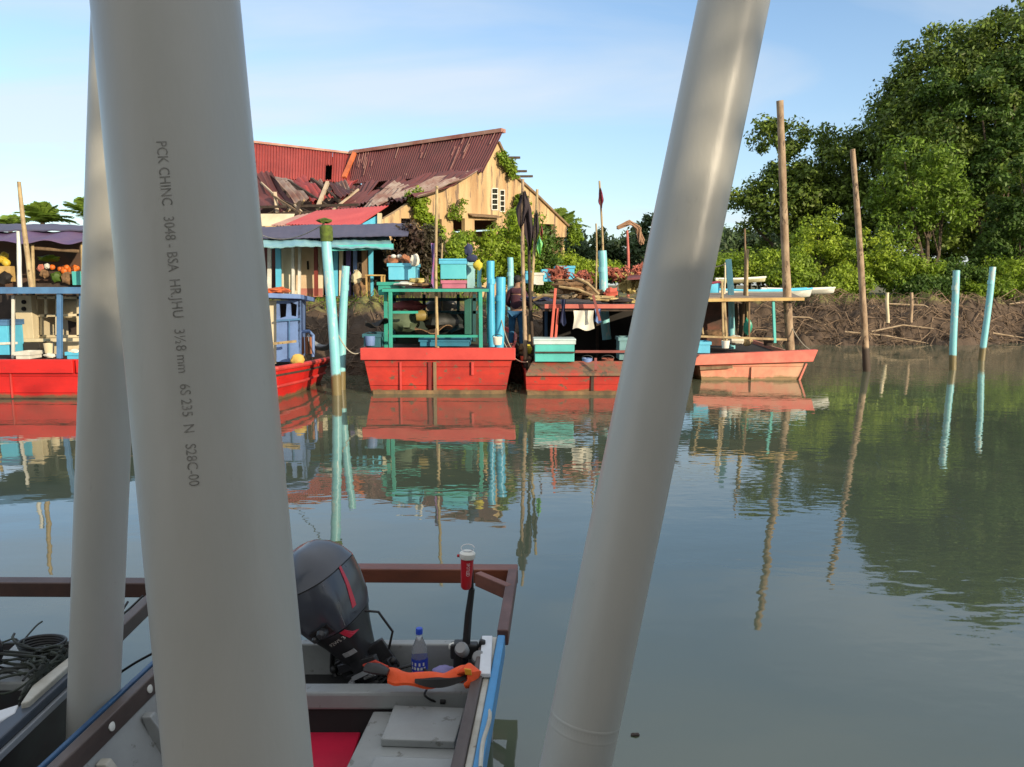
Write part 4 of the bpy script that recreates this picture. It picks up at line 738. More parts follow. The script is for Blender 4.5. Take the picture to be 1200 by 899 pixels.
MB().box(Q(638, 356, rD).x, Q(765, 356, rD).x, rD-.08, rD-.01, zz(361.5, rD), zz(356.5, rD)).build('roof_edge', mat('coral_board', (.50, .14, .10), .6, (.4, .1, .08), 2), bD, bevel=.008)
post(bD, 651, 338, 646, 397, 16.15, .055, mat('coral_post', (.62, .12, .08), .5)); post(bD, 654, 361, 651, 397, 16.2, .05, MC['coral_post']); post(bD, 745, 361, 745, 425, 16.3, .07, MC['coral_post'])
post(bD, 640, 361, 640, 425, 19.2, .07, blue); post(bD, 700, 361, 700, 425, 19.2, .07, wooddk); 
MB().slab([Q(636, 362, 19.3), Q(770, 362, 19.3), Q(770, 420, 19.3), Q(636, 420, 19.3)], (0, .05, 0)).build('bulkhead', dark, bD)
MB().slab([Q(765, 362, rD+.1), Q(765, 362, 19.2), Q(765, 424, 19.2), Q(765, 424, rD+.1)], (.05, 0, 0)).build('side_panel', dark, bD)
MB().bar(Q(674, 412, 16.1), Q(745, 412, 16.1), .05).bar(Q(695, 346, 15.95), Q(703, 376, 15.9), .05).bar(Q(698, 420, 15.5), Q(698, 434, 15.4), .05).build('brace', mat('dusky_board', (.25, .07, .06), .7), bD)
crate(627, 673, 400, 424, 15.7, 16.3, teal, 'turquoise chest with pale lid on the stern of the worn red boat', 'chest', mat('pale_lid', (.55, .68, .68), .5))
MB().bar(Q(627, 413, 15.66), Q(674, 413, 15.66), .03).build('batten', wooddk, bpy.data.objects['chest'] if 'chest' in bpy.data.objects else bD)
crate(726, 738, 396, 422, 16.2, 16.7, mat('grey_teal_bin', (.15, .3, .33), .6), 'grey teal upright bin next to the leaning right pipe', 'bin')
def hang(px0, px1, y0, y1, Yh, m_, label, name='hanging_cloth', cat='cloth', amp=.03):
    o = MB().surf(lambda u, v: Q(px0+(px1-px0)*u+1.0*math.sin(v*4+u*3), y0+(y1-y0)*v*(1-.08*math.sin(u*7)), Yh)+Vector((0, amp*math.sin(u*9+v*2), 0)), 14, 8, (0, .012, 0)).build(name, m_, smooth=True, origin=Q(px0, y0, Yh)); return tag(o, label, cat)
hang(672, 696, 364, 386, 16.15, cloth_w, 'white rag hanging under the roof edge of the worn red boat')
hang(657, 663, 351, 380, 16.1, cloth_n, 'narrow navy cloth hanging over the roof edge of the worn red boat')
hang(697, 704, 362, 378, 16.2, cabinblue, 'small slate blue cloth beside the hanging white rag')
hang(505, 512, 285, 336, 16.4, cloth_p, 'pink and purple cloth tied to the mast of the green cabin boat', amp=.05)
roofjunk = [(628, 351, .35, .05, cloth_n, 'navy net flat on the left end of the cluttered roof'), (640, 347, .28, .05, mat('yellow_net', (.5, .4, .15), .9), 'yellow net roll on the cluttered roof'), (655, 343, .2, .10, netbr, 'brown net hump on the cluttered roof near the coral post'), (672, 335, .42, .14, netbr, 'largest brown net hump on the cluttered roof'), (690, 345, .35, .10, netbr, 'long brown net coil below the white float'), (682, 334, .12, .12, white, 'round white float on the cluttered roof'), (705, 350, .3, .06, mat('straw_net', (.52, .40, .2), .9), 'straw coloured net at the roof edge'), (720, 352, .4, .06, mat('black_net', (.04, .03, .03), .9), 'black net folded on the cluttered roof'), (738, 353, .15, .06, mat('yellow_net', (.5, .4, .15)), 'small yellow net bundle at the right of the roof'), (716, 343, .14, .10, mat('tomato_cloth', (.6, .12, .08), .8), 'tomato red bundle right of the blue pipe on the roof'), (663, 348, .3, .05, mat('pale_net', (.55, .45, .32), .9), 'pale net strip on the cluttered roof')]
for i, (px, py, rx_, rz_, mt, lab) in enumerate(roofjunk):
    c = Q(px, py, 17.2+(i % 3)*.3); m = MB(); m.blob(c, (rx_, rx_*.6, rz_), 9, .5, i+40)
    if rx_ > .25:
        for k in range(5): m.tube([c+Vector((random.uniform(-1, 1)*rx_, random.uniform(-.5, .2)*rx_, random.uniform(.3, 1)*rz_)) for q in range(4)], .018, 5)
    o = m.build('net_heap', mt, smooth=True, origin=c); tag(o, lab, 'fishing net' if 'net' in lab else 'bundle')
for px0, py0, px1, py1, lab in ((655, 336, 700, 349, 'bent brown pole lying across the net humps'), (676, 326, 702, 345, 'pale stick leaning over the white float'), (625, 352, 650, 347, 'short pale stick on the left end of the cluttered roof')):
    a, b = Q(px0, py0, 17), Q(px1, py1, 16.8); o = MB().tube([a, a.lerp(b, .5)+Vector((0, 0, .06)), b], .03, 7).build('stick', bamboo2, origin=a); tag(o, lab, 'stick')
for i, (px, py, rx_, lab) in enumerate(((655, 320, 12, 'coral net pyramid left of the middle blue pipe'), (683, 325, 12, 'low coral net mound beside the pipe foot'), (712, 318, 8, 'narrow coral net mound right of the blue pipe'), (724, 320, 9, 'coral net cone between the blue pipe and the leaning pipe'), (748, 318, 12, 'tall coral net cone against the leaning pipe'), (738, 328, 14, 'mixed yellow and coral net mound in front'))):
    c = Q(px, py, 21); r_ = rx_*21/F; m = MB()
    m.blob(c-Vector((0, 0, r_*.25)), (r_*.8, r_*.7, r_*.8), 10, .7, i+60)
    for k in range(110):
        p0 = c+Vector((random.gauss(0, .5)*r_, random.gauss(0, .4)*r_-.1, random.uniform(-.8, .3)*r_)); p1 = p0+Vector((random.uniform(-.5, .5)*r_, -.02, random.uniform(-.1, .45)*r_)); m.tube([p0, p0.lerp(p1, .5)+Vector((random.uniform(-.06, .06), -.03, .03)), p1], random.uniform(.008, .022), 4)
    o = m.build('net_mound', netpk if i < 5 else mat('yellow_net', (.5, .4, .15)), smooth=True, origin=c); tag(o, lab, 'fishing net')
for px0, px1, y0, y1, m_, lab in ((652, 673, 312, 328, skyblue, 'sky blue tub just left of the coral net pyramid'), (636, 652, 316, 330, skyblue, 'blue tub left of the sky blue one'), (622, 637, 320, 334, white, 'white ice box beside the flag poles'), (720, 735, 318, 326, blue, 'dark blue tub behind the coral nets'), (612, 624, 318, 332, skyblue, 'small blue tub behind the flag poles')):
    crate(px0, px1, y0, y1, 22.0, 22.8, m_, lab, 'tub')

# dark boat between D and E and long dark background hull
bK = T('fishing_boat', 'dark shadowed boat with low maroon roof behind the leaning right pipe', 'boat', Q(770, 430, 18.2), G_B)
MB().slab([Q(740, 318, 22), Q(800, 312, 22), Q(805, 322, 20), Q(735, 326, 20)], (0, 0, -.05)).build('roof', mat('maroon_roof', (.16, .04, .05), .7), bK)
hull(bK, 765, 815, 768, 810, 412, 450, 17.5, 5, wooddk, wooddk)

# E: faded pink boat
YE = 17.9; bE = T('fishing_boat', 'faded pink boat with bamboo edged flat roof at the right end of the row', 'boat', (Q(885, 446, YE).x, YE, 0), G_B)
hull(bE, 818, 945, 824, 932, 416, 447, YE, 5.5, pink, dark, bow=.5, skew=-.3)
m = MB(); m.slab([Q(805, 428.5, YE-.15), Q(953, 424, YE-.15), Q(959, 410, YE-.15), Q(820, 416, YE-.15)], (0, .2, 0)); m.build('stern_rail', pinkr, bE, bevel=.012)
stile(bE, 881, 430, 447, 2.5, YE, pink, .06); MB().bar(Q(820, 432, YE-.1), Q(858, 430, YE-.1), .06).build('broken_board', wood, bE)
MB().bar(Q(936, 447, YE-.03), Q(945, 426, YE-.03), .04).build('corner_post', pinkr, bE)
MB().box(Q(824, 446, YE).x, Q(932, 446, YE).x, YE-.06, YE-.02, -.05, zz(445, YE)).build('rub_strake', mat('algae_board', (.24, .15, .07)), bE)
rE = 18.3
MB().slab([Q(812, 351, rE), Q(940, 351, rE), Q(925, 344.5, 21), Q(815, 345.5, 21)], (0, 0, .05)).build('roof', mat('grey_roof_board', (.25, .2, .15), .8), bE)
MB().bar(Q(815, 352, rE-.05), Q(942, 350.5, rE-.05), .09, .07).build('roof_edge', plank_o, bE)
for px0, y0, px1, y1, w_, mt in ((846, 330, 848, 405, .05, bamboo2), (849, 353, 852, 405, .05, bamboo2), (906, 352, 908, 402, .06, teal), (878, 353, 878, 400, .04, wood), (818, 353, 824, 392, .04, bamboo2)): post(bE, px0, y0, px1, y1, rE, w_, mt)
MB().bar(Q(815, 394, rE), Q(922, 398, rE), .05).build('rail', bamboo2, bE)
for px in (862, 868, 874): MB().tube([Q(px, 356, 19.5), Q(px+1, 375, 19.5), Q(px-1, 400, 19.5)], .05, 6).build('hanging_net', mat('dark_net', (.08, .06, .035), .9), bE)
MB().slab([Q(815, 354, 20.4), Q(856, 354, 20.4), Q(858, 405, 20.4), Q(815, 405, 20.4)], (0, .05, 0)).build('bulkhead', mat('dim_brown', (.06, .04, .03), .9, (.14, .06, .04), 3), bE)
crate(812, 832, 401, 414, 18.0, 18.5, skyblue, 'blue and white fish box on the pink boat by the leaning pipe', 'box')
for i, (px, py, rx_, rz_, mt, lab) in enumerate(((863, 399, .2, .12, cloth_w, 'white cloth heap on the deck of the pink boat'), (876, 400, .12, .12, mat('straw_net', (.52, .40, .2)), 'straw net heap on the deck of the pink boat'), (876, 383, .1, .2, mat('green_bottle', (.02, .32, .22), .4), 'green plastic drum hanging under the flat roof'), (838, 391, .3, .1, netbr, 'brown heap inside the pink boat'))):
    c = Q(px, py, 18.9); o = MB().blob(c, (rx_, rx_*.7, rz_), 8, .3, i+80).build('bundle', mt, smooth=True, origin=c); tag(o, lab, 'bundle')

# pulled up white boats on the right
def canoe(p0, p1, wd, ht, m_, m2, label):
    p0, p1 = Vector(p0), Vector(p1); t = T('skiff', label, 'boat', (p0+p1)/2); d = (p1-p0); s_ = Vector((-d.y, d.x, 0)).normalized()
    def f_(u, v):
        w_ = wd*math.sin(math.pi*(.06+.92*u))**.6; a = (v-.5)*2; c = p0+d*u; return c+s_*(a*w_/2)+Vector((0, 0, ht*(abs(a)**2.2)+.12*(2*u-1)**2*ht*2))
    MB().surf(f_, 24, 8, (0, 0, -.03)).build('hull', m_, t, smooth=True)
    e = [f_(u/20, 0)+Vector((0, 0, .01)) for u in range(21)]; e2 = [f_(u/20, 1)+Vector((0, 0, .01)) for u in range(21)]
    MB().tube(e, .035, 6).tube(e2, .035, 6).build('gunwale', m2, t)
    MB().surf(lambda u, v: f_(.25+.5*u, .1+.8*v)+Vector((0, 0, (ht-.02)*(1-abs(2*v-1)**2.2))), 6, 6, (0, 0, -.02)).build('deck', m_, t)
    return t
wht = mat('boat_white', (.74, .74, .68), .4, (.62, .62, .56), 2)
canoe(Q(835, 351, 23.5), Q(948, 349, 25.5), 1.1, .24, wht, skyblue, 'white and blue skiff drawn up behind the pink boat roof')
canoe(Q(895, 345, 27), Q(976, 344, 28), .9, .16, wht, wht, 'plain white skiff with pointed bow lying beyond the blue edged one')
canoe(Q(840, 332, 27), Q(896, 330, 27.5), .6, .12, mat('pale_yellow_hull', (.66, .62, .36), .5), wht, 'pale yellow outrigger like skiff behind the others')
canoe(Q(800, 347, 22), Q(842, 352, 21.5), .9, .4, skyblue, cloth_m, 'blue skiff partly hidden by the leaning right pipe')

# gangplank with person
gp = T('gangplank', 'dark plank walkway between the green cabin boat and the worn red boat', 'walkway', (Q(608, 412, 17.6).x, 18.5, .0))
xg = Q(608, 412, 17.5).x; zg = zz(412, 17.5)
for k in range(4): MB().box(xg-.36+k*.19, xg-.19+k*.19, 16.9, 21.8, zg-.05, zg-.003*(k % 2)).build('plank', wooddk, gp)
for x, y in ((xg-.35, 17.2), (xg+.33, 17.2), (xg-.35, 19.5), (xg+.33, 19.5)): MB().tube([(x, y, -1), (x, y, zg-.05)], .05, 8).build('pile', wooddk, gp)
for i, (px, py, r_, mt, lab) in enumerate(((600, 404, .16, netpk, 'coral bag at the feet of the person'), (612, 405, .15, netbr, 'brown net bag beside the coral bag'), (618, 412, .14, mat('yellow_cloth', (.6, .5, .05)), 'yellow bundle on the end of the gangplank'), (604, 412, .17, dark, 'dark basket at the end of the gangplank'))):
    c = Vector((Q(px, py, 17.1).x, 17.05, zg+r_*.6)); o = MB().blob(c, (r_, r_*.8, r_*.8), 8, .4, i+90).build('bag', mt, smooth=True, origin=c); tag(o, lab, 'bag')

def skinned(name, verts, edges, radii, m_, parent, sub=2):
    me = bpy.data.meshes.new(name); off = parent.location if parent else Vector((0, 0, 0))
    me.from_pydata([tuple(Vector(v)) for v in verts], edges, []); o = bpy.data.objects.new(name, me); COL.objects.link(o); o.parent = parent
    sk = o.modifiers.new('skin', 'SKIN'); sk.use_smooth_shade = True
    for i, r in enumerate(radii):
        me.skin_vertices[0].data[i].radius = (r, r) if not hasattr(r, '__len__') else r
    me.skin_vertices[0].data[0].use_root = True
    ss = o.modifiers.new('sub', 'SUBSURF'); ss.levels = sub; ss.render_levels = sub; me.materials.append(m_); return o
def person(loc, rz, label, shirt, pants, s=1.0):
    t = T('person', label, 'person', loc); t.rotation_euler = (0, 0, rz); t.scale = (s, s, s)
    # standing, weight on one leg, arms bent forward over work
    V = [(0, 0, .92), (0, .01, 1.12), (0, .02, 1.32), (0, .03, 1.43), (0, .05, 1.50), (0, .07, 1.60), (0, .075, 1.68),
         (.17, .02, 1.38), (.24, .08, 1.14), (.20, .30, 1.02), (.17, .38, 1.00), (-.17, .02, 1.38), (-.25, .05, 1.12), (-.20, .26, .98), (-.16, .34, .97),
         (.10, 0, .86), (.12, .05, .48), (.12, .01, .09), (.12, .15, .04), (-.10, 0, .86), (-.13, .02, .48), (-.14, -.02, .09), (-.15, .12, .04)]
    E_ = [(0, 1), (1, 2), (2, 3), (3, 4), (4, 5), (5, 6), (3, 7), (7, 8), (8, 9), (9, 10), (3, 11), (11, 12), (12, 13), (13, 14), (0, 15), (15, 16), (16, 17), (17, 18), (0, 19), (19, 20), (20, 21), (21, 22)]
    Rr_ = [(.15, .11), (.135, .10), (.15, .11), (.09, .08), .05, .092, .085, .06, .045, .035, .03, .06, .045, .035, .03, .085, .055, .038, .03, .085, .055, .038, .03]
    skinned('body', V, E_, Rr_, skin, t)
    Vs = V[0:4]+[V[7], V[8], (.215, .22, 1.06), V[11], V[12], (-.215, .19, 1.03)]; skinned('shirt', Vs, [(0, 1), (1, 2), (2, 3), (3, 4), (4, 5), (5, 6), (3, 7), (7, 8), (8, 9)], [(.165, .125), (.16, .12), (.175, .125), (.10, .09), .08, .062, .05, .08, .062, .05], shirt, t)
    Vp = [(0, 0, .96), V[15], V[16], (.12, .0, .12), V[19], V[20], (-.14, -.02, .12)]; skinned('trousers', Vp, [(0, 1), (1, 2), (2, 3), (0, 4), (4, 5), (5, 6)], [(.165, .125), .105, .075, .06, .105, .075, .06], pants, t)
    for hx, hy, hz_ in ((.17, .38, 1.0), (-.16, .34, .97)):      # fingers
        for k in range(4): pass
    hd = MB(); c = Vector((0, .065, 1.635)); hd.blob(c+Vector((0, -.01, .03)), (.092, .10, .10), 10, .1, 3)
    V2 = hd.build('hair', hairm, None, smooth=True); V2.parent = t
    for sg, (hx, hy, hz_) in ((1, (.17, .40, 1.0)), (-1, (-.16, .36, .97))):
        m = MB()
        for k in range(4): m.tube([(hx+(k-1.5)*.019, hy, hz_), (hx+(k-1.5)*.021, hy+.045, hz_-.005), (hx+(k-1.5)*.021, hy+.07-.006*abs(k-1.3), hz_-.03)], [.009, .0085, .007], 6)
        m.tube([(hx-sg*.03, hy-.02, hz_), (hx-sg*.05, hy+.03, hz_+.005)], [.011, .008], 6); h_ = m.build('fingers', skin, None, smooth=True); h_.parent = t
    nm = MB().blob((0, .155, 1.60), (.014, .02, .022), 6, 0).build('nose', skin, None, smooth=True); nm.parent = t
    for sg in (-1, 1):
        e_ = MB().blob((sg*.085, .06, 1.60), (.012, .02, .03), 6, 0).build('ear', skin, None, smooth=True); e_.parent = t
        y_ = MB().blob((sg*.032, .148, 1.625), (.013, .008, .008), 6, 0).build('eye', white, None, smooth=True); y_.parent = t
    return t
person((xg-.05, 17.7, zg), R(-20), 'person in dark shirt and blue trousers standing among poles with back turned', mat('dark_shirt', (.035, .015, .03), .9, (.07, .02, .03), 4), mat('blue_trousers', (.03, .13, .28), .9), .98)

# ------------------------------------------------------------------ poles
def pole(name, label, cat, top, base, r0_, r1_, m_, Yp, cap=None, lean=0, knots=True, group=None, zb=-.8):
    a = Q(*top, Yp+lean); b = Q(*base, Yp); d = (b-a); k = (a.z-zb)/(a.z-b.z); e = a+d*k
    t = T(name, label, cat, (b.x, b.y, b.z), group); pts = []; rs = []
    for i in range(15):
        u = i/14; q = a.lerp(e, u); q.x += .018*math.sin(u*5+top[0]); pts.append(q); rs.append((r0_*(1-u)+r1_*u)*(1+(.06*math.sin(u*31+top[0]) if knots else 0)))
    MB().tube(pts, rs, 14).build('shaft', m_, t, smooth=True)
    if cap: MB().lathe([(r0_*1.2, -.28), (r0_*1.28, -.1), (r0_*1.25, .0), (r0_*.9, .03)], a, (a-e).normalized(), 14).build('cap', cap, t, smooth=True)
    elif not knots:
        MB().lathe([(r0_*1.0, 0), (r0_*.86, .004)], a, (a-e).normalized(), 14).build('end_cap', m_, t)
        MB().lathe([(r0_*1.05, -.5), (r0_*1.05, -.38)], a, (a-e).normalized(), 14, caps=False).build('coupling', m_, t, smooth=True)
    return t
g1 = 'light blue mooring pipes'
pole('mooring_pipe', 'tall blue mooring pipe with mossy green cap near the big grey pipe', 'pipe', (382, 266), (394, 458), .10, .10, vinyl, 15.4, moss, knots=False, group=g1)
c = Q(380, 259, 15.4); o = MB().blob(c, (.13, .12, .05), 8, .5, 5).build('moss_clump', moss, smooth=True, origin=c); tag(o, 'dark moss clump on top of the green capped pipe', 'moss')
pole('mooring_pipe', 'shorter blue mooring pipe just right of the green capped one', 'pipe', (405, 312), (400, 452), .082, .09, vinyl, 16.2, knots=False, group=g1)
pole('mooring_pipe', 'taller of two deep blue pipes beside the green cabin boat', 'pipe', (575.5, 306), (577, 440), .085, .085, vinyld, 16.9, knots=False, group=g1)
pole('mooring_pipe', 'shorter thicker of two deep blue pipes beside the green cabin boat', 'pipe', (586, 325), (586, 445), .10, .10, vinyld, 16.4, knots=False, group=g1)
pole('mooring_pipe', 'light blue pipe standing among nets in the middle of the boats', 'pipe', (705, 294), (708, 345), .10, .11, vinyl, 18.6, knots=False, group=g1, zb=.9)
pole('mooring_pipe', 'short blue pipe above the pink boat by the leaning pipe', 'pipe', (854, 304), (856, 350), .075, .085, vinyl, 19.5, knots=False, group=g1, zb=.6)
pole('mooring_pipe', 'left of two pale blue pipes standing in the water at right', 'pipe', (1120, 317), (1117, 432), .082, .088, vinyl, 20.0, knots=False, group=g1)
pole('mooring_pipe', 'rightmost pale blue pipe, leaning right out of the water', 'pipe', (1163, 313), (1151, 421), .085, .09, vinyl, 22.6, knots=False, group=g1)
pole('mooring_pipe', 'thin light blue pipe tied to the shorter wooden pole', 'pipe', (1003, 222), (1013, 395), .05, .05, vinyl, 19.95, knots=False, group=g1, lean=.1)
pole('mooring_pipe', 'short blue pipe stub between the narrow bin and deep blue pipes', 'pipe', (561.5, 311), (562, 335), .045, .045, vinyl, 17.2, knots=False, zb=1.6)
pole('mooring_pipe', 'short pale pipe stub in front of the shrubs by the flag poles', 'pipe', (597.5, 302), (598, 330), .08, .08, vinyl, 21, knots=False, zb=1.2)
pole('mooring_pole', 'tallest wooden mooring pole behind the pink boat', 'pole', (913, 118), (926, 404), .075, .11, bamboo, 18.6, lean=-.6)
pole('mooring_pole', 'wooden mooring pole in open water left of the pale blue pipes', 'pole', (999, 175), (1016, 427), .06, .095, bamboo, 19.7)
pole('bamboo_pole', 'leaning bamboo pole with split top at the far left boat', 'pole', (23, 213), (36, 333), .04, .07, bamboo2, 17.0, zb=.5)
pole('bamboo_pole', 'short white pole left of the leaning bamboo at far left', 'pole', (21, 271), (24, 336), .045, .05, white, 17.2, zb=.5)
pole('bamboo_pole', 'thin knotted mast on the green cabin boat', 'pole', (511, 218), (512, 345), .028, .035, bamboo2, 16.0, zb=.7)
pole('bamboo_pole', 'thin yellow stick behind the mast of the green cabin boat', 'pole', (518, 285), (518, 330), .02, .02, bamboo2, 18.0, zb=1.2)
pole('bamboo_pole', 'flag pole left of three by the person', 'pole', (612.5, 210), (614, 345), .032, .05, bamboo, 16.6, zb=.3)
pole('bamboo_pole', 'flag pole with green strip, right of three by the person', 'pole', (629, 222), (624, 330), .03, .04, bamboo2, 18.0, zb=.9)
pole('bamboo_pole', 'dark slanting flag pole between the other two', 'pole', (617, 232), (622, 345), .03, .04, wooddk, 17.0, zb=.7)
pole('bamboo_pole', 'thin pole with maroon flag behind the middle blue pipe', 'pole', (703, 212), (706, 300), .025, .03, bamboo2, 20.5, zb=1.4)
pole('bamboo_pole', 'forked thin stick left of the maroon flag pole', 'pole', (698, 262), (699, 330), .02, .025, bamboo2, 20.0, zb=1.4)
pole('bamboo_pole', 'coral painted pole with straw bundle beyond the net cones', 'pole', (735, 270), (736, 322), .035, .05, mat('coral_pole', (.5, .13, .10), .6), 23, zb=1.4)
pole('bamboo_pole', 'thin dark stick above the flat roofed pink boat', 'pole', (873, 268), (872, 350), .022, .03, wood, 19.2, zb=1.2)
pole('bamboo_pole', 'thicker yellow stick in front of the thin dark one', 'pole', (876, 292), (876, 350), .03, .04, bamboo2, 19.0, zb=1.0)
pole('bamboo_pole', 'slim pale stick left of the short blue pipe stub', 'pole', (849, 308), (849, 350), .02, .03, cream, 20, zb=1.2)
for px, Yp, lab in ((1040, 28.9, 'short pale stake at the top of the right bank, left one'), (1068, 29.2, 'short dark stake at the top of the right bank, right one')):
    pole('bank_stake', lab, 'stake', (px, 343), (px, 362), .06, .06, bamboo if px > 1050 else cream, Yp, zb=.8)
c = Q(733, 266, 23); m = MB()
for k in range(22): m.tube([c+Vector((-.22+random.uniform(-.04, .04), random.uniform(-.06, .06), -.02+random.uniform(-.05, .05))), c+Vector((.1+random.uniform(-.06, .06), random.uniform(-.08, .08), .13+random.uniform(-.06, .06))), c+Vector((.36+random.uniform(-.08, .08), random.uniform(-.08, .08), -.02+random.uniform(-.06, .06))), c+Vector((.46+random.uniform(-.1, .1), random.uniform(-.08, .08), -.42+random.uniform(-.1, .1)))], .022, 5)
o = m.build('straw_bundle', mat('straw', (.34, .20, .12), .9), origin=c); tag(o, 'straw bundle drooping from the coral pole', 'bundle')
def flag(pts, Yf, m_, label, name='flag'):
    o = MB(); P3 = [Q(x, y, Yf)+Vector((0, .04*math.sin(i*2), 0)) for i, (x, y) in enumerate(pts)]; o.slab(P3, (0, .02, 0)); o = o.build(name, m_, origin=P3[0]); return tag(o, label, 'flag')
def furled(px0, y0, px1, y1, Yf, wmax, m_, label):
    a, b = Q(px0, y0, Yf), Q(px1, y1, Yf)
    def fn(u, v):
        wv = wmax*2.3*(math.sin(math.pi*min(1, .10+v*.86))**.6)*(1+.12*math.sin(v*13+px0)); q = a.lerp(b, v)
        return q+Vector(((u-.45)*wv+.015*math.sin(v*8+u*4), .045*math.sin(u*12+v*5), -.05*math.sin(u*5)))
    o = MB().surf(fn, 16, 18, (0, .012, 0)).build('flag', m_, smooth=True, origin=a); return tag(o, label, 'flag')
furled(612, 226, 610.5, 268, 16.55, .10, cloth_k, 'black flag hanging on the left flag pole'); furled(614, 226, 622, 295, 16.9, .085, cloth_k, 'long black flag furled along the slanting dark pole')
furled(628, 248, 627, 290, 17.95, .06, cloth_k, 'narrow dark flag on the right flag pole'); furled(631, 278, 633, 301, 17.9, .05, mat('lime_strip', (.35, .62, .05), .6, (.05, .4, .3), 3), 'lime and green strip tied to the right flag pole')
furled(703, 222, 705, 246, 20.45, .05, cloth_m, 'maroon flag on the thin pole behind the blue pipe'); furled(634, 264, 635, 280, 22, .03, netpk, 'small pink ribbon right of the flag poles')

# ------------------------------------------------------------------ foreground: pier deck, shed and trees added behind the camera for shade, PVC posts
pier = T('pier_deck', 'plank pier the photograph is taken from', 'pier', (0, -1, .8))
m = MB()
for k in range(34): m.box(-4.5, 6.5, -5.2+k*.2, -5.2+k*.2+.19, .80, .85)
m.build('planks', wood, pier)
for x in (-4, -1, 2, 5):
    for y in (-5, -1.5, 1.2): MB().tube([(x, y, -1), (x, y, .8)], .08, 10).build('pile', wooddk, pier)
sh = T('added_shade_shed', 'unseen boarded shed added behind the camera to shade the foreground', 'shed', (3, -4.8, .85))
MB().box(-5.5, 42, -5.2, -5.05, -.3, 4.75).build('wall', wood, sh); MB().box(-5.7, 42.2, -7.5, -4.95, 4.76, 4.83).build('roof', rust_gr, sh)  # long unseen wall and roof, added to shade the pipes and skiffs
for i in range(12):  # unseen tree row, added to thin the sunlight reaching the pipes
    bx_ = -5+i*4.2
    tree('added_shade_tree', 'unseen tree in a row added behind the shed to filter the sun', 'tree', (bx_, -9, -.3), [((bx_, -9, 6.2), (2.8, 1.6, 2.1)), ((bx_+2, -9, 6.5), (2.0, 1.4, 1.9))], lf_yel, 60, 1.6, 42, .11, 'trees added to filter the sun', .1)

FONT = None
def text_mesh(s, size):
    cu = bpy.data.curves.new('txt', 'FONT'); cu.body = s; cu.size = size; cu.resolution_u = 3; o = bpy.data.objects.new('txt', cu); COL.objects.link(o)
    dg = bpy.context.evaluated_depsgraph_get(); dg.update(); me = bpy.data.meshes.new_from_object(o.evaluated_get(dg)); bpy.data.objects.remove(o)
    V = [tuple(v.co) for v in me.vertices]; Fs = [tuple(p.vertices) for p in me.polygons]; return V, Fs
def pvc(label, t0, b0, D0, D1, r, zb):
    a = A(*t0, D0); b = A(*b0, D1); d = (b-a).normalized(); top = a-d*.9; bot = b+d*((b.z-zb)/-d.z)
    t = T('grey_pipe', label, 'pipe', bot, 'grey plastic posts of the pier')
    n_ = 24; MB().tube([top.lerp(bot, i/n_) for i in range(n_+1)], r, 64).build('shaft', PVC, t, smooth=True)
    return t, top, bot, d, r
pA, tA, eA, dA, rA = pvc('thickest grey plastic pipe in the foreground, printed with dark lettering', (196, 0), (282, 899), 1.08, 1.08, .0975, .852)
pvc('grey plastic pipe half hidden behind the printed one, standing between the two skiffs', (142, 0), (109, 850), 2.85, 3.20, .098, -.8)
pC, tC, eC, dC, rC = pvc('grey plastic pipe leaning to the right across the middle of the view', (860, 0), (674, 899), 2.17, 2.17, .099, -.8)
kC = (A(687, 838, 2.17)-tC).dot(dC)
MB().lathe([(rC, 0), (rC+.0006, .003), (rC+.0006, .008), (rC, .011), (rC, .030), (rC+.0004, .033), (rC+.0004, .036), (rC, .04)], tC+dC*kC, dC, 64, caps=False).build('ring_ridge', PVC, pC, smooth=True)
# lettering wrapped round the pipe
ink = mat('faded_ink', (.13, .13, .115), .6, (.27, .265, .24), 90, .5)
Vt, Ft = text_mesh('PCK CHINC   3048 - BSA  HR.JHU   3\u00bd8 mm   6S 235  N   S28C-00', .0185)
wid = max(v[0] for v in Vt)
def pipe_s(px, py):      # parameter along axis & angle of a pixel on the pipe's surface
    d = ray(px, py); o_ = Vector((0, 0, H)); 
    w0 = o_-tA; dd = d-dA*d.dot(dA); ww = w0-dA*w0.dot(dA); A2 = dd.dot(dd); B2 = 2*dd.dot(ww); C2 = ww.dot(ww)-rA*rA
    k = (-B2-math.sqrt(max(0, B2*B2-4*A2*C2)))/(2*A2); q = o_+d*k; s_ = (q-tA).dot(dA); rad = (q-tA-dA*s_).normalized(); return s_, rad
s0, rad0 = pipe_s(183, 165); s1, rad1 = pipe_s(222, 570); sc_t = (s1-s0)/wid
bi = dA.cross(rad0).normalized()
if bi.x < 0: bi = -bi
ang1 = math.atan2(rad1.dot(bi), rad1.dot(rad0))
m = MB(); vs = []
for x, y, z in Vt:
    s_ = s0+x*sc_t; an_ = ang1*(x/wid) + y/rA*1.0; vs.append(tA+dA*s_+(rad0*math.cos(an_)+bi*math.sin(an_))*(rA+.0004))
m.add(vs, Ft); m.build('lettering', ink, pA)

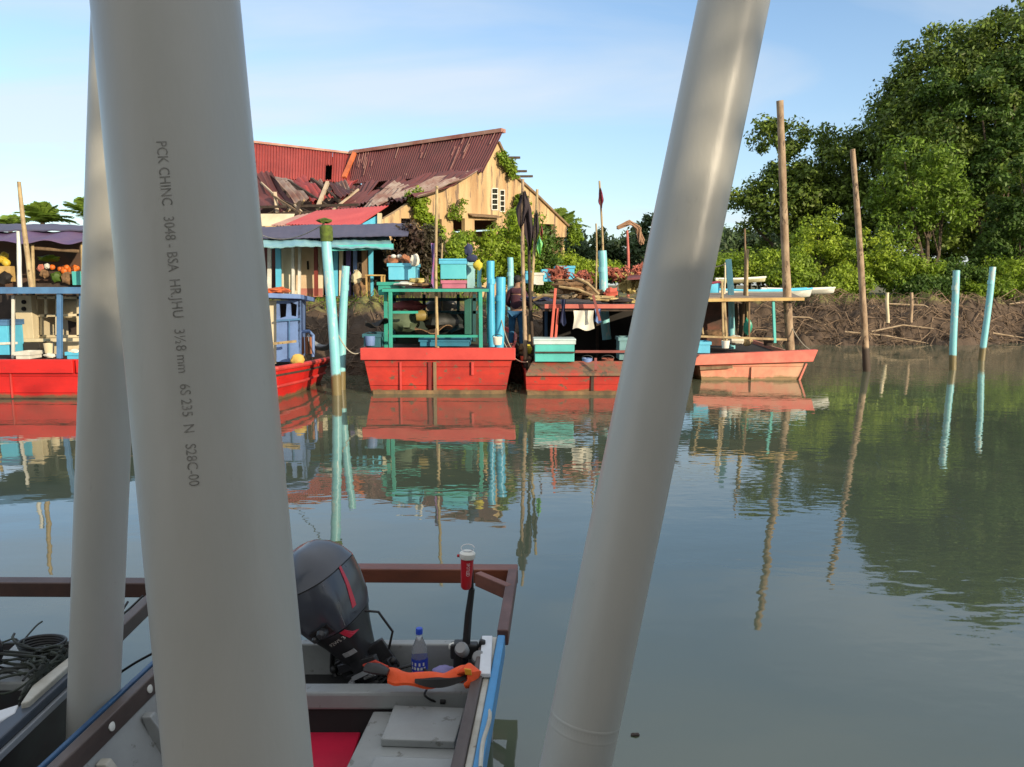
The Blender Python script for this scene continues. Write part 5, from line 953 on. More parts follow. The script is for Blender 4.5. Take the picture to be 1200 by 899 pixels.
# ------------------------------------------------------------------ foreground skiff
gel = mat('grey_gelcoat', (.285, .30, .29), .38, (.24, .25, .245), 4, wear=(.15, .15, .135), wt=.60, wscale=12, bump=.0015, bscale=30)
gel2 = mat('dark_grey_gelcoat', (.20, .21, .21), .42, (.15, .16, .16), 5, wear=(.25, .25, .24), wt=.68, wscale=20, bump=.001, bscale=30)
gbrown = mat('gunwale_board', (.10, .075, .065), .5, (.06, .045, .04), 6, wear=(.2, .17, .14), wt=.68, wscale=20, stretch=(1, .3, 1), bump=.001, bscale=60)
gblue = mat('gunwale_blue', (.05, .26, .52), .4, (.04, .20, .42), 6, wear=(.45, .5, .55), wt=.70, wscale=18)
ivory = mat('worn_ivory', (.50, .49, .43), .5, (.36, .34, .28), 8, wear=(.2, .17, .12), wt=.66, wscale=20)
GZ = .526
sk = T('skiff', 'grey fibreglass skiff in front with blue and brown gunwales and an outboard', 'boat', (-.85, 2.4, 0))
XR0, XR1 = G(592, 745, GZ).x, G(566, 899, GZ).x; YT = G(592, 745, GZ).y; XL1 = G(44, 899, GZ).x; YB0 = G(44, 899, GZ).y
XL = XL1+.02
kx = (XR0-XR1)/(YT-YB0)
def xr_(y): return XR0+kx*(y-YT)
def xl_(y): return XL1+.06*(y-YB0)/(YT-YB0)
y0s, y1s = -1.2, YT
m = MB()
for fx, sg in ((xr_, -1), (xl_, 1)):
    m.slab([(fx(y0s)-sg*.0, y0s, GZ-.03), (fx(y1s), y1s, GZ-.03), (fx(y1s)+sg*.16, y1s, -.15), (fx(y0s)+sg*.3, y0s, -.15)], (sg*.03, 0, 0))
m.slab([(xl_(y1s)+.16, y0s, -.15), (xr_(y1s)-.16, y0s, -.15), (xr_(y1s)-.16, y1s, -.15), (xl_(y1s)+.16, y1s, -.15)], (0, 0, .03)); m.build('hull', gblue, sk)
m = MB(); m.slab([(xl_(y0s)+.05, y0s, .08), (xr_(y0s)-.05, y0s, .08), (xr_(3.1)-.05, 3.1, .08), (xl_(3.1)+.05, 3.1, .08)], (0, 0, .02)); m.build('floor', gel2, sk)
MB().slab([(xl_(y0s)+.032, y0s, GZ-.03), (xl_(y1s)+.032, y1s, GZ-.03), (xl_(y1s)+.24, y1s, .1), (xl_(y0s)+.24, y0s, .1)], (.02, 0, 0)).build('inner_side', gel, sk)
for fx, sg, q1, q2, q3, w1, w2 in ((xr_, -1, .018, .052, .09, .036, .028), (xl_, 1, .011, .030, .060, .022, .014)):
    MB().bar((fx(y0s)+sg*q1, y0s, GZ-.045), (fx(y1s)+sg*q1, y1s, GZ-.045), w1, .10).build('rub_strip', gblue if sg < 0 else mat('gunwale_dark_blue', (.02, .085, .19), .4, (.015, .05, .12), 6, wear=(.3, .35, .4), wt=.66, wscale=18), sk, bevel=.006)
    MB().bar((fx(y0s)+sg*q2, y0s, GZ-.03), (fx(y1s)+sg*q2, y1s, GZ-.03), w2, .05).build('edge_strip', ivory, sk, bevel=.005)
    MB().bar((fx(y0s)+sg*q3, y0s, GZ-.035), (fx(y1s-.02)+sg*q3, y1s-.02, GZ-.035), .046, .09).build('gunwale_board', gbrown, sk, bevel=.006)
for px, py in ((119, 851), (172, 807)):
    c = G(px, py, GZ-.03); c.x = xl_(c.y)+.0835; MB().lathe([(.0, .006), (.010, .006), (.019, .003), (.020, 0)][::-1], c, (1, 0, .3), 18).build('bolt_cap', white, sk, smooth=True)
# brown frame beyond the stern
YF = G(600, 669, GZ).y+.03; xf0, xf1 = xl_(y1s)-.02, G(603, 672, GZ).x
ZB = GZ-.02
MB().bar((xf0, YF, ZB), (xf1+.02, YF, ZB-.01), .10, .085).build('stern_frame', frame_br, sk, bevel=.006)
MB().bar((xf1-.01, YF-.05, ZB), (xr_(YT)-.012, YT+.03, ZB-.005), .055, .08).build('frame_arm', mat('purple_brown_wood', (.13, .06, .05), .5, (.08, .04, .035), 5, bump=.001), sk, bevel=.006)
MB().bar((xf0+.03, YF-.05, ZB), (xl_(YT)+.02, YT+.03, ZB-.005), .055, .08).build('frame_arm', MC['purple_brown_wood'], sk, bevel=.006)
MB().bar(G(560, 678, ZB), G(597, 694, ZB), .045, .08).build('corner_brace', frame_br, sk, bevel=.004)
# transom and well
xi0, xi1 = xl_(YT)+.06, xr_(YT)-.06
MB().slab([(xi0, YT-.05, GZ-.02), (xi1, YT-.05, GZ-.02), (xi1, YT-.05, 0), (xi0, YT-.05, 0)], (0, .055, 0)).build('transom', gel, sk, bevel=.008)
zw = .33
MB().box(xi0, xi1-.02, 3.24, YT-.052, zw-.02, zw).build('well_floor', gel2, sk)
yb_ = G(450, 806, .44).y
MB().box(xi0, xi1-.03, yb_-.045, yb_+.045, .36, .44).build('well_beam', gel, sk, bevel=.012)
MB().box(xi0, xi1-.03, yb_-.03, yb_+.03, .10, .359).build('well_bulkhead', mat('shadow_grey', (.02, .02, .02), .8), sk)  # near-black colour stands in for the dark void under the beam
# right side deck with hatch
DZ = .36
pa, pb = G(441, 822, DZ), G(398, 905, DZ); 
MB().slab([(pa.x, yb_-.05, DZ), (xr_(yb_)-.11, yb_-.05, DZ), (xr_(0)-.11, 0, DZ), (pb.x-.22, 0, DZ)], (0, 0, -.03)).build('side_deck', gel, sk, bevel=.008)
MB().slab([(pa.x, yb_-.05, DZ-.03), (pa.x-.02, yb_-.05, .1), (pb.x-.24, 0, .1), (pb.x-.22, 0, DZ-.03)], (.02, 0, 0)).build('deck_side', gel2, sk)
h = [G(462, 826, DZ+.035), G(545, 829, DZ+.035), G(533, 869, DZ+.035), G(446, 866, DZ+.035)]
MB().slab(h, (0, 0, -.033)).build('hatch', gel, sk, bevel=.005)
h2 = [G(438, 884, DZ+.05), G(538, 888, DZ+.05), G(520, 960, DZ+.05), G(405, 960, DZ+.05)]
MB().slab(h2, (0, 0, -.05)).build('locker_lid', gel, sk, bevel=.012)
MB().tube([G(536, 887, DZ+.01), G(553, 868, DZ+.01), G(562, 826, DZ+.01)], .008, 6).build('deck_bead', gel, sk)
for px, py in ((556, 871), (554, 884)): MB().lathe([(.006, 0), (.006, .006), (.003, .009)], G(px, py, DZ), (0, 0, 1), 10).build('screw', white, sk)
for yy in (2.30, 2.66, 2.98):
    x_ = xl_(yy); MB().slab([(x_+.10, yy, .43), (x_+.14, yy, .43), (x_+.22, yy, .30), (x_+.34, yy, .225), (x_+.75, yy, .20), (x_+.75, yy, .1), (x_+.2, yy, .1)], (0, .045, 0)).build('rib', ivory if yy == 2.66 else gel, sk, bevel=.006)
for ya, yb2 in ((2.39, 2.60), (2.76, 2.94)):
    x_ = xl_(ya); MB().box(x_+.30, x_+.72, ya, yb2, .1, .185).build('side_locker', gel2, sk, bevel=.01)
# white clamp strip on the right corner
p0, p1 = G(571, 747, GZ+.01), G(568, 792, GZ+.01); MB().bar(p0, p1, .05, .02).build('corner_plate', mat('white_plate', (.66, .68, .70), .4), sk, bevel=.004)
# pink-red tank on the floor
t = T('fuel_crate', 'crimson plastic crate on the floor of the grey skiff', 'crate', G(392, 885, .2)); a = G(362, 855, .24); b = G(421, 856, .24)
MB().box(a.x-.1, b.x, a.y-.7, a.y, .105, .24).build('body', mat('crimson_plastic', (.62, .035, .11), .35, (.52, .025, .09), 5), t, bevel=.015)
MB().box(a.x-.115, b.x+.012, a.y-.715, a.y+.012, .226, .248).build('rim', mat('crimson_rim', (.60, .02, .06), .3), t, bevel=.006)

# rope on right deck, cable
def rope(pts, r, m_, label, name='rope', cat='rope'):
    P3 = [Vector(p) for p in pts]; out_ = []
    for i in range(len(P3)-1):
        a0 = P3[max(0, i-1)]; a = P3[i]; b = P3[i+1]; b0 = P3[min(len(P3)-1, i+2)]
        for k in range(8):
            u = k/8; out_.append(.5*((2*a)+(b-a0)*u+(2*a0-5*a+4*b-b0)*u*u+(3*a-a0-3*b+b0)*u**3))
    out_.append(P3[-1]); o = MB().tube(out_, r, 7).build(name, m_, smooth=True, origin=P3[0]); return tag(o, label, cat)
blk = mat('black_cable', (.015, .015, .015), .5)
rope([G(500, 808, .45), G(498, 815, .45), G(510, 822, .40), G(528, 819, .40), G(545, 808, .42), G(550, 800, .45)], .005, blk, 'black strap hanging from the orange life vest onto the grey hatch area', 'strap', 'strap')
rope([G(573, 795, .5), G(570, 815, .5), G(574, 840, .53), G(566, 870, .535), G(563, 900, .535)], .0085, ivory, 'pale rope lying along the right gunwale')
MB().lathe([(.012, 0), (.012, .02), (.006, .024)], G(516, 822, .40), (1, 0, 0), 10).build('buckle', blk, bpy.data.objects['strap'])
rope([G(190, 760, .5), G(160, 776, .42), G(135, 792, .36), G(120, 800, .35)], .006, blk, 'dark mooring line stretched between the two skiffs')
rope([G(150, 705, .5), G(140, 722, .45), G(150, 715, .47), G(168, 698, .53)], .006, blk, 'dark cord knotted to the corner of the left skiff frame', 'cord', 'cord')

# ------------------------------------------------------------------ outboard motor
mb_ = G(422, 782, .42); DB = (mb_-Vector((0, 0, H))).dot(_f)
base = A(427, 775, DB); topm = A(350, 640, DB-.04); ax = (topm-base).normalized()
mo = T('outboard_motor', 'dark grey outboard motor tilted up on the transom with red side stripe', 'outboard motor', base)
fwd = (-_f - ax*(-_f).dot(ax)).normalized(); sd = ax.cross(fwd).normalized()
if sd.x < 0: sd = -sd
fwd = (fwd*math.cos(R(18)) + sd*math.sin(R(-18))).normalized(); sd = ax.cross(fwd).normalized()
if sd.x < 0: sd = -sd
def sec(t_, hw, hd, cx=0, cd=0, n=28, e=3.0):
    ps = []
    for j in range(n):
        a = 2*math.pi*j/n; c, s_ = math.cos(a), math.sin(a); x = math.copysign(abs(c)**(2/e), c)*hw*.88+cx; y = math.copysign(abs(s_)**(2/e), s_)*hd+cd
        ps.append(base+ax*t_+sd*x+fwd*y)
    return ps
def loft(secs, name, m_, parent, smooth=True, bevel=0):
    n = len(secs[0]); vs = [p for s_ in secs for p in s_]; k = len(secs)
    fs = [(i*n+j, i*n+(j+1) % n, (i+1)*n+(j+1) % n, (i+1)*n+j) for i in range(k-1) for j in range(n)]+[tuple(range(n)), tuple((k-1)*n+j for j in range(n))]
    return MB().add(vs, fs).build(name, m_, parent, smooth=smooth, bevel=bevel)
cowlm = mat('cowl_grey', (.048, .054, .068), .30, (.04, .046, .058), 3, coat=.3, spec=.4); cowlb = mat('cowl_black', (.018, .018, .02), .35, (.025, .025, .027), 8)
Lc = (topm-base).length
TS = [(.05, .078, .085, .0), (.10, .092, .10, 0), (.16, .108, .125, 0), (.22, .128, .16, 0), (.28, .148, .185, 0), (.38, .165, .20, 0), (.46, .164, .195, -.01), (.52, .150, .175, -.02), (.565, .118, .14, -.035), (.60, .070, .09, -.05), (.612, .035, .05, -.055)]
def tsi(t_): return [float(np.interp(t_, [q[0] for q in TS], [q[k] for q in TS])) for k in (1, 2, 3)]
def tsec(t_, g=0.0, tilt=0): a_, b_, c_ = tsi(t_); return sec(t_, a_+g, b_+g, -max(0, t_-.46)*.28, c_, e=3.2)
loft([tsec(t_) for t_ in (.05, .08, .10, .13, .16, .19, .218)], 'lower_cowl', cowlb, mo)
cw = loft([tsec(t_, .004) for t_ in (.222, .24, .28, .33, .38, .42, .455)], 'cowl', cowlm, mo)
loft([tsec(t_, .004) for t_ in (.461, .49, .52, .545, .565, .585, .60, .612)], 'cowl_top', cowlm, mo)
loft([tsec(t_, -.001) for t_ in (.45, .468)], 'seam', blk, mo)
loft([sec(-.08, .055, .07), sec(.02, .062, .075), sec(.055, .07, .08)], 'neck', cowlb, mo)
def face_pt(t_, x, off=.0):     # point on the face turned to the viewer
    hw, hd, cd_ = tsi(t_); hw *= .88; y = hd*(max(0, 1-abs(x/hw)**3.2))**(1/3.2)+cd_+off+.004; return base+ax*t_+sd*x+fwd*y
# handle recess and latch
m = MB()
m.surf(lambda u, v: face_pt(.225+.05*v+.012*u, -.045+.115*u, .004), 8, 4, fwd*.005)
m.build('handle_recess', blk, mo, bevel=.006)
MB().lathe([(.022, 0), (.024, .03), (.012, .045)], face_pt(.258, .035, .008), fwd, 14).build('starter_grip', cowlb, mo, smooth=True)
MB().lathe([(.014, 0), (.015, .022), (.008, .03)], face_pt(.243, -.02, .008), fwd, 12).build('choke_knob', cowlb, mo, smooth=True)
stripe = mat('stripe_red', (.55, .02, .05), .35)
m = MB(); m.surf(lambda u, v: (lambda t_, y: base+ax*t_+sd*(.88*tsi(t_)[0]*(1-abs(y/tsi(t_)[1])**2.7)**(1/2.7)+.0045)+fwd*y)(.27+.19*u, .025+.035*v*(1-.5*u)-.02*u), 8, 2, sd*.002); m.build('red_stripe', stripe, mo)
m = MB(); m.surf(lambda u, v: face_pt(.165+.05*u, .078+.018*v-.005*u, .002), 3, 3, fwd*.003); m.build('red_badge', stripe, mo)
m = MB(); m.tube([face_pt(.23, .10, .001), face_pt(.28, .115, .001), face_pt(.34, .13, .001), face_pt(.44, .12, .0)], .0025, 5); m.build('silver_trim', mat('silver', (.6, .6, .6), .3, metal=1), mo)
Vt2, Ft2 = text_mesh('F2WS 3', .028); w2_ = max(v[0] for v in Vt2)
m = MB(); m.add([face_pt(.165+y*.9+x*.12, (x-w2_/2)*.95+.03, .004) for x, y, z in Vt2], Ft2); m.build('lettering', white, mo)
m = MB(); m.surf(lambda u, v: face_pt(.085+.024*u, -.0+.06*v, .004), 2, 2, fwd*.003); m.build('data_plate', mat('silver_plate', (.35, .35, .35), .4), mo)
br = MB(); 
for sx in (-.075, .075): br.bar(base+sd*sx+ax*.06, base+sd*sx-ax*.10-fwd*.02, .03, .12)
br.bar(base-sd*.13-ax*.06, base+sd*.13-ax*.06, .05, .06).bar(base-sd*.1+ax*.03+fwd*.05, base+sd*.11+ax*.01+fwd*.06, .03, .04); br.build('clamp_bracket', cowlb, mo, bevel=.004)
for sx in (-.06, .06): MB().tube([base+sd*sx-ax*.04, base+sd*sx-ax*.04+fwd*.10], .009, 8).tube([base+sd*(sx-.03)-ax*.04+fwd*.10, base+sd*(sx+.03)-ax*.04+fwd*.10], .007, 8).build('clamp_screw', MC['silver_plate'], mo)
sh_ = base-ax*.05-fwd*.08; MB().tube([sh_, sh_+Vector((-.05, .25, -.20)), sh_+Vector((-.10, .40, -.42))], [.07, .055, .05], 12, .6).build('drive_leg', cowlb, mo, smooth=True)
gc = sh_+Vector((-.11, .44, -.48)); MB().tube([gc-Vector((0, .02, .13)), gc+Vector((0, 0, .0)), gc+Vector((0, .03, .13))], [.02, .055, .03], 12).build('gearcase', cowlb, mo, smooth=True)
for x0 in (-.13, ): MB().tube([base+sd*x0+ax*.10, base+sd*(x0-.05)+ax*.03, base+sd*(x0-.03)-ax*.05+fwd*.03, base+sd*(x0+.03)-ax*.09+fwd*.05], .01, 7).build('hose', blk, mo, smooth=True)
MB().tube([base+sd*.14+ax*.22, base+sd*.20+ax*.19, base+sd*.215+ax*.08, base+sd*.15+ax*.01], .006, 7).build('cable', blk, mo, smooth=True)
MB().bar(base-sd*.02-ax*.02+fwd*.1, base+sd*.12-ax*.0+fwd*.14, .02, .02).build('gear_lever', MC['silver_plate'], mo)
c = base-sd*.17+ax*.02; MB().blob(c, .022, 7, 0).build('knob', blk, mo, smooth=True); MB().blob(base+sd*.14-ax*.05, .018, 7, 0).build('knob', blk, mo, smooth=True)
m = MB()
for k in range(14):
    p0 = base+sd*random.uniform(-.2, .16)-ax*.08+fwd*random.uniform(0, .12); p1 = p0+Vector((random.uniform(-.12, .12), random.uniform(-.05, .05), random.uniform(-.02, .05))); p2 = p1+Vector((random.uniform(-.1, .1), random.uniform(-.05, .05), random.uniform(-.06, .0))); m.tube([p0, p1, p2], random.uniform(.006, .014), 6)
o = m.build('hose_bundle', blk, smooth=True, origin=base-ax*.1); tag(o, 'tangle of black hoses around the motor clamp', 'hoses')
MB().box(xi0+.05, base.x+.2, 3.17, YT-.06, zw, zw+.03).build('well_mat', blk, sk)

# bottle
bt = G(492, 786, .335); bY = 3.36; bt = Vector((Q(492, 786, bY).x, bY, zw)); bh = zz(737, bY)-zw
t = T('water_bottle', 'clear water bottle with blue cap and blue label by the transom', 'bottle', bt); k = bh/.24
rb = .036*1.05
MB().lathe([(rb*.8, .0), (rb, .008*k), (rb, .05*k), (rb*.95, .055*k), (rb, .06*k), (rb, .15*k), (rb*.9, .17*k), (rb*.5, .20*k), (rb*.36, .21*k), (rb*.36, .222*k)], bt, n=28).build('body', clear, t, smooth=True)
MB().lathe([(rb*.9, .006*k), (rb*.93, .075*k)], bt, n=28).build('water_inside', mat('bottle_water', (.35, .38, .40), .1), t, smooth=True)
MB().lathe([(rb*1.01, .075*k), (rb*1.012, .135*k)], bt, n=28, caps=False).build('label', mat('label_blue', (.02, .05, .42), .4), t, smooth=True)
MB().lathe([(rb*.42, .222*k), (rb*.42, .24*k), (rb*.36, .243*k)], bt, n=20).build('cap', mat('cap_blue', (.01, .07, .55), .35), t, smooth=True)
m = MB()
for zb_, st in ((.112, '▪'), ): pass
def on_bottle(a, z): return bt+Vector((math.sin(a)*rb*1.025, -math.cos(a)*rb*1.025, z*k))
for z_, n_, w_, h_ in ((.118, 4, .20, .012), (.102, 5, .26, .010), (.086, 6, .14, .005)):
    for q in range(n_):
        a0 = -1.0+q*2.0/n_; m.add([on_bottle(a0, z_-h_/2), on_bottle(a0+w_, z_-h_/2), on_bottle(a0+w_, z_+h_/2), on_bottle(a0, z_+h_/2)], [(0, 1, 2, 3)])
m.build('label_print', white, t)

# trolling motor with red capped handle
yt = 3.40; p0 = Q(546, 758, yt); p1 = Q(553, 690, yt)
tm_ = T('trolling_motor', 'black electric trolling motor standing on the transom, handle cased in a red and white tube', 'trolling motor', p0)
ru = (p1-p0).normalized(); p2 = Q(549.5, 690, yt-.02)
MB().tube([Q(543, 775, yt), p0, Q(549, 720, yt), p1], [.022, .019, .017, .014], 14).build('shaft', blk, tm_, smooth=True)
ax2 = (Q(548.5, 645, yt-.03)-Q(546.5, 690, yt-.03)).normalized(); q0 = Q(546, 690, yt-.03); s_ = (Q(548.5, 645, yt-.03)-q0).length
MB().lathe([(.017, 0), (.024, .01), (.028, s_*.55), (.030, s_*.8), (.030, s_*.86)], q0, ax2, 20).build('handle_case', mat('signal_red', (.50, .01, .02), .35), tm_, smooth=True)
MB().lathe([(.034, s_*.80), (.036, s_*.82), (.036, s_*.93), (.028, s_*.97), (.010, s_*.98)], q0, ax2, 20).build('white_cap', white, tm_, smooth=True)
c = q0+ax2*s_*1.06; MB().tube([c+Vector((.03*math.cos(a), .012*math.sin(a), .014*math.sin(a))) for a in [i*math.pi/9 for i in range(18)]], .0022, 5).build('wire_ring', MC['silver'], tm_)
MB().lathe([(.0, 0)]+[(.007, 0), (.007, .01), (0, .012)], q0+ax2*s_*.86-Vector((.036, 0, 0)), (-1, 0, 0), 8).build('side_lug', MC['signal_red'], tm_)
MB().tube([Q(552, 645, yt), Q(553, 692, yt)], .009, 8).build('side_rod', blk, tm_)
m = MB()
Vt3, Ft3 = text_mesh('SPOTLED', .020); wt = max(v[0] for v in Vt3)
perp = Vector((1, 0, 0))
for x, y, z in Vt3: vs = None
m.add([q0+ax2*(s_*.72-x*.75)+Vector((math.sin((y-.004)/.028+.15)*.0305, -math.cos((y-.004)/.028+.15)*.0305, 0)) for x, y, z in Vt3], Ft3); m.build('lettering', mat('pale_print', (.7, .6, .6), .5), tm_)
m = MB(); m.bar(Q(528, 762, yt), Q(560, 762, yt), .05, .07).bar(Q(538, 752, yt), Q(538, 785, yt), .05, .06).bar(Q(560, 770, yt), Q(566, 750, yt), .03, .03); m.build('clamp_bracket', blk, tm_, bevel=.008)
for px, py in ((542, 762), (562, 772)):
    c = Q(px, py, yt-.08); MB().lathe([(.018, -.04), (.028, -.02), (.032, .02), (.024, .035)], c, (-.2, -.6, .6), 14).build('clamp_knob', mat('knob_grey', (.30, .31, .31), .4), tm_, smooth=True)
c = Q(531, 757, yt); MB().lathe([(.015, -.02), (.018, .0), (.012, .02)], c, (-1, -.4, 0), 12).build('white_knob', white, tm_, smooth=True)
# life vest
orange = mat('vest_orange', (.85, .10, .015), .6, (.75, .08, .01), 8, bump=.004, bscale=40)
t = T('life_vest', 'orange life vest with black lining draped over the well beam', 'life vest', G(505, 795, .44))
vy = 3.17; pts = [Q(455, 789, vy), Q(470, 792, vy-.02), Q(495, 795, vy-.03), Q(518, 795, vy-.03), Q(540, 790, vy-.02), Q(550, 790, vy-.0)]
def vp(u): k = u*5; i = min(4, int(k)); return pts[i].lerp(pts[i+1], k-i)
MB().surf(lambda u, v: vp(u)+Vector((0, .045-.075*v, .020*math.sin(math.pi*v)-.018*v+.006*math.sin(u*17+v*3)+.022*u**3)), 40, 10, (0, .0, -.012)).build('outer_shell', orange, t, smooth=True)
MB().surf(lambda u, v: Q(486+60*u, 797+10*v*math.sin(math.pi*(.12+.8*u))-3*u*u, vy-.058-.02*v), 24, 4, (0, .03, -.004)).build('lining', dark, t, smooth=True)
c0_ = Q(547, 790, vy-.05)
MB().tube([Q(538, 788, vy-.02), Q(548, 783, vy-.04), Q(556, 789, vy-.06), Q(553, 801, vy-.08), Q(545, 804, vy-.08)], [.02, .032, .038, .032, .018], 12, .6).build('collar', orange, t, smooth=True)
MB().slab([Q(544, 784, vy-.10), Q(552, 785, vy-.105), Q(553, 792, vy-.105), Q(545, 791, vy-.10)], (0, .01, 0)).build('reflective_patch', mat('patch_yellow', (.85, .38, .02), .4), t, bevel=.003)
MB().tube([Q(430, 782, vy), Q(442, 784, vy-.02), Q(455, 788, vy-.03)], [.03, .035, .02], 10, .6).build('neck_pad', blk, t, smooth=True)
c = Q(520, 787, 3.36); o = MB().blob(c, (.055, .04, .022), 8, .3, 4).build('sponge', mat('lilac_cloth', (.28, .26, .52), .8), smooth=True, origin=c); tag(o, 'lilac cloth between the bottle and the orange vest', 'cloth')
o = MB().tube([Q(426, 780, 3.3), Q(440, 775, 3.25), Q(455, 782, 3.2)], .006, 7).build('fuel_hose', mat('hose_red', (.6, .05, .02), .5), smooth=True, origin=Q(426, 780, 3.3)); tag(o, 'thin red hose leading from the motor to the vest', 'hose')

# ------------------------------------------------------------------ left skiff
ls = T('skiff', 'dark hulled skiff at the lower left with brown stern frame', 'boat', (-2.4, 2.6, 0))
dkh = mat('black_green_hull', (.02, .028, .03), .35, (.03, .02, .022), 5, wear=(.10, .03, .03), wt=.66, wscale=10); navy = mat('navy_gunwale', (.04, .055, .075), .4, (.06, .07, .09), 6, wear=(.25, .25, .25), wt=.70, wscale=20)
lr0 = G(178, 697, GZ); lr1 = G(82, 793, GZ); lr2 = G(0, 868, GZ); dl = (lr0-lr2); 
def lx(y): return lr2.x+(lr1.x-lr2.x)*(y-lr2.y)/(lr1.y-lr2.y)
yl0, yl1 = -1.0, 3.5
m = MB(); m.slab([(lx(yl0)-.01, yl0, GZ-.03), (lx(yl1)-.01, yl1, GZ-.03), (lx(yl1)-.16, yl1, -.15), (lx(yl0)-.16, yl0, -.15)], (-.03, 0, 0)).slab([(lx(yl0)-1.5, yl0, GZ-.03), (lx(yl1)-1.5, yl1, GZ-.03), (lx(yl1)-1.35, yl1, -.15), (lx(yl0)-1.35, yl0, -.15)], (.03, 0, 0)).slab([(lx(yl1)-1.5, yl1, GZ-.03), (lx(yl1), yl1, GZ-.03), (lx(yl1)-.1, yl1, -.15), (lx(yl1)-1.4, yl1, -.15)], (0, .03, 0)); m.build('hull', dkh, ls)
MB().box(lx(3)-1.45, lx(3)-.1, yl0, yl1, .12, .15).build('floor', gel2, ls)
MB().bar((lx(yl0)-.03, yl0, GZ-.01), (lx(yl1)-.03, yl1, GZ-.01), .07, .04).build('gunwale', navy, ls, bevel=.008)
MB().bar((lx(yl0)+.005, yl0, GZ-.05), (lx(yl1)+.005, yl1, GZ-.05), .02, .03).build('rub_strip', mat('grey_strip', (.3, .32, .34), .4), ls, bevel=.004)
YF2 = G(178, 688, GZ).y+.04
MB().bar((lx(3.4)-1.55, YF2+.02, GZ-.02), (lr0.x+.03, YF2, GZ-.02), .09, .085).build('stern_frame', mat('dark_frame_wood', (.075, .035, .025), .5, (.05, .025, .02), 5, wear=(.25, .12, .07), wt=.68, wscale=14), ls, bevel=.006)
MB().bar((lr0.x+.01, YF2-.05, GZ-.02), (lx(3.2)-.0, 3.3, GZ-.005), .055, .075).build('frame_arm', gbrown, ls, bevel=.006)
MB().slab([G(20, 752, .5), G(62, 756, .5), G(45, 800, .5), G(-30, 800, .5)], (0, 0, -.04)).build('thwart', gel, ls, bevel=.008)
MB().slab([G(38, 803, .56), G(80, 770, .56), G(82, 779, .56), G(34, 822, .56), G(24, 824, .56)], (0, 0, -.03)).build('side_pad', ivory, ls, bevel=.006)
MB().slab([G(-20, 838, .54), G(22, 825, .54), G(18, 835, .54), G(-20, 856, .54)], (0, 0, -.03)).build('side_plate', mat('white_plate', (.66, .68, .70)), ls, bevel=.006)
m = MB()
for k in range(60):
    c = G(random.uniform(22, 78), random.uniform(762, 800), .53+random.uniform(0, .05)); 
    pts_ = [c]; d = Vector((random.uniform(-1, 1), random.uniform(-.6, .6), 0)).normalized()*.07
    for q in range(4): pts_.append(pts_[-1]+d+Vector((0, 0, random.uniform(-.03, .03)))); d.rotate(Matrix.Rotation(random.uniform(-.8, .8), 3, 'Z'))
    pts_ = [Vector((min(q.x, lx(q.y)-.09), q.y, max(.46, q.z))) for q in pts_]
    sm_ = [pts_[0]]+[pts_[j].lerp(pts_[j+1], f_) for j in range(len(pts_)-1) for f_ in (.25, .75)]+[pts_[-1]]
    m.tube(sm_, random.uniform(.004, .007), 6)
o = m.build('rope_pile', mat('black_rope', (.02, .022, .022), .8, (.035, .045, .03), 10), smooth=True, origin=G(50, 780, .5)); tag(o, 'pile of black ropes and cables on the dark left skiff', 'rope')
m = MB(); cc_ = G(50, 764, .52)
for k in range(5): m.tube([cc_+Vector(((.08+.006*k)*math.cos(a), (.07)*math.sin(a), .012*k)) for a in [i*math.pi/12 for i in range(25)]], .007, 6)
o = m.build('rope_coil', blk, smooth=True, origin=cc_); tag(o, 'black coiled rope on top of the pile on the left skiff', 'rope')
c = G(0, 765, .62); o = MB().blob(c+Vector((-.09, 0, .0)), (.09, .08, .12), 9, .1, 3).build('motor_cowl', cowlb, smooth=True, origin=c); tag(o, 'black motor cowl edge at the far left of the dark skiff', 'outboard motor')

for px, py, sz_ in ((744, 861, .014),):  # tiny dark blob put in for a ripple mark on the water
    c = G(px, py, .004); o = MB().blob(c, (sz_*1.6, sz_, .006), 6, .5, px).build('ripple_fleck', wooddk, origin=c); tag(o, 'larger dark leaf standing in for a ripple on open water at right' if px > 800 else 'tiny dark leaf standing in for a ripple near the leaning pipe foot', 'fleck')

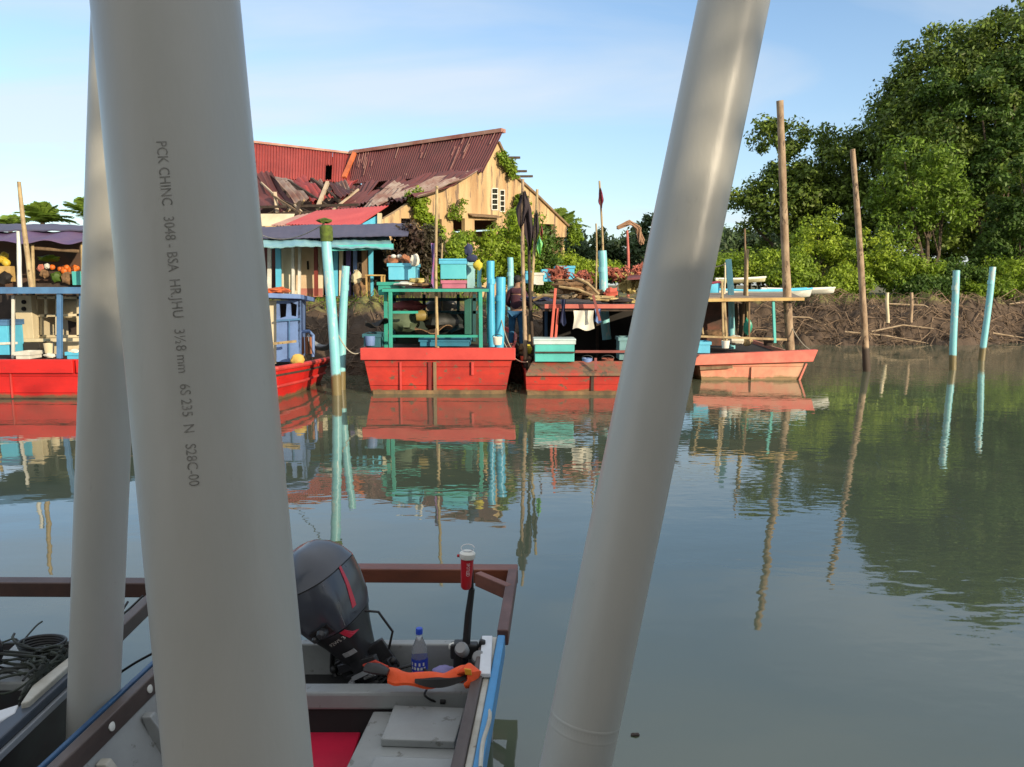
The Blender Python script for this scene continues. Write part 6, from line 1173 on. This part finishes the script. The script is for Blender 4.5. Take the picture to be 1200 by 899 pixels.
def line(p0, p1, sag, label):
    pts_ = [p0.lerp(p1, i/10)-Vector((0, 0, sag*4*(i/10)*(1-i/10))) for i in range(11)]; o = MB().tube(pts_, .012, 5).build('rope', mat('pale_rope', (.4, .36, .28), .9), smooth=True, origin=p0); tag(o, label, 'rope')
line(Q(426, 410, 15.6), Q(393, 385, 15.45), .25, 'slack rope from the green cabin boat to the green capped pipe')
line(Q(602, 411, 15.6), Q(587, 372, 16.35), .12, 'short rope from the green cabin boat corner to the thicker deep blue pipe')
line(Q(618, 424, 15.7), Q(590, 400, 16.4), .15, 'rope from the worn red boat to the deep blue pipe')
line(Q(380, 262, 15.4), Q(300, 272, 22), .25, 'thin line running from the green capped pipe to the awning')
line(Q(954, 412, 17.8), Q(926, 380, 18.55), .12, 'rope from the pink boat stern to the tall wooden pole')
line(Q(854, 308, 19.5), Q(790, 300, 20), .2, 'thin line above the pink boat roof near the leaning pipe')

for i, (px, py, Yv, r_, h_, mt, lab, nm) in enumerate((
    (434, 405, 15.9, .11, .20, cabinblue, 'slate blue bucket at the left stern corner of the green cabin boat', 'bucket'), (583, 404, 15.8, .10, .16, cloth_w, 'white paint bucket at the right stern corner of the green cabin boat', 'bucket'),
    (688, 432, 15.9, .11, .22, cabinblue, 'slate blue bucket on the stern deck of the worn red boat', 'bucket'), (712, 430, 16.0, .13, .18, netpk, 'coral bucket on the stern deck of the worn red boat', 'bucket'),
    (850, 408, 18.2, .10, .18, wht, 'white bucket on the deck of the pink boat', 'bucket'), (900, 405, 18.6, .12, .16, wooddk, 'dark pail on the deck of the pink boat', 'bucket'), (58, 414, 15.5, .10, .2, cream, 'cream bucket on the stern deck of the far left boat', 'bucket'))):
    c = Q(px, py, Yv); t = T(nm, lab, 'bucket', c); MB().lathe([(r_*.8, 0), (r_, h_), (r_*.93, h_), (r_*.75, .02)], c, n=16, caps=True).build('body', mt, t, smooth=True)
    MB().tube([c+Vector((r_*math.cos(a), 0, h_+r_*.5*math.sin(a))) for a in [j*math.pi/8 for j in range(9)]], .008, 5).build('handle', blk, t)
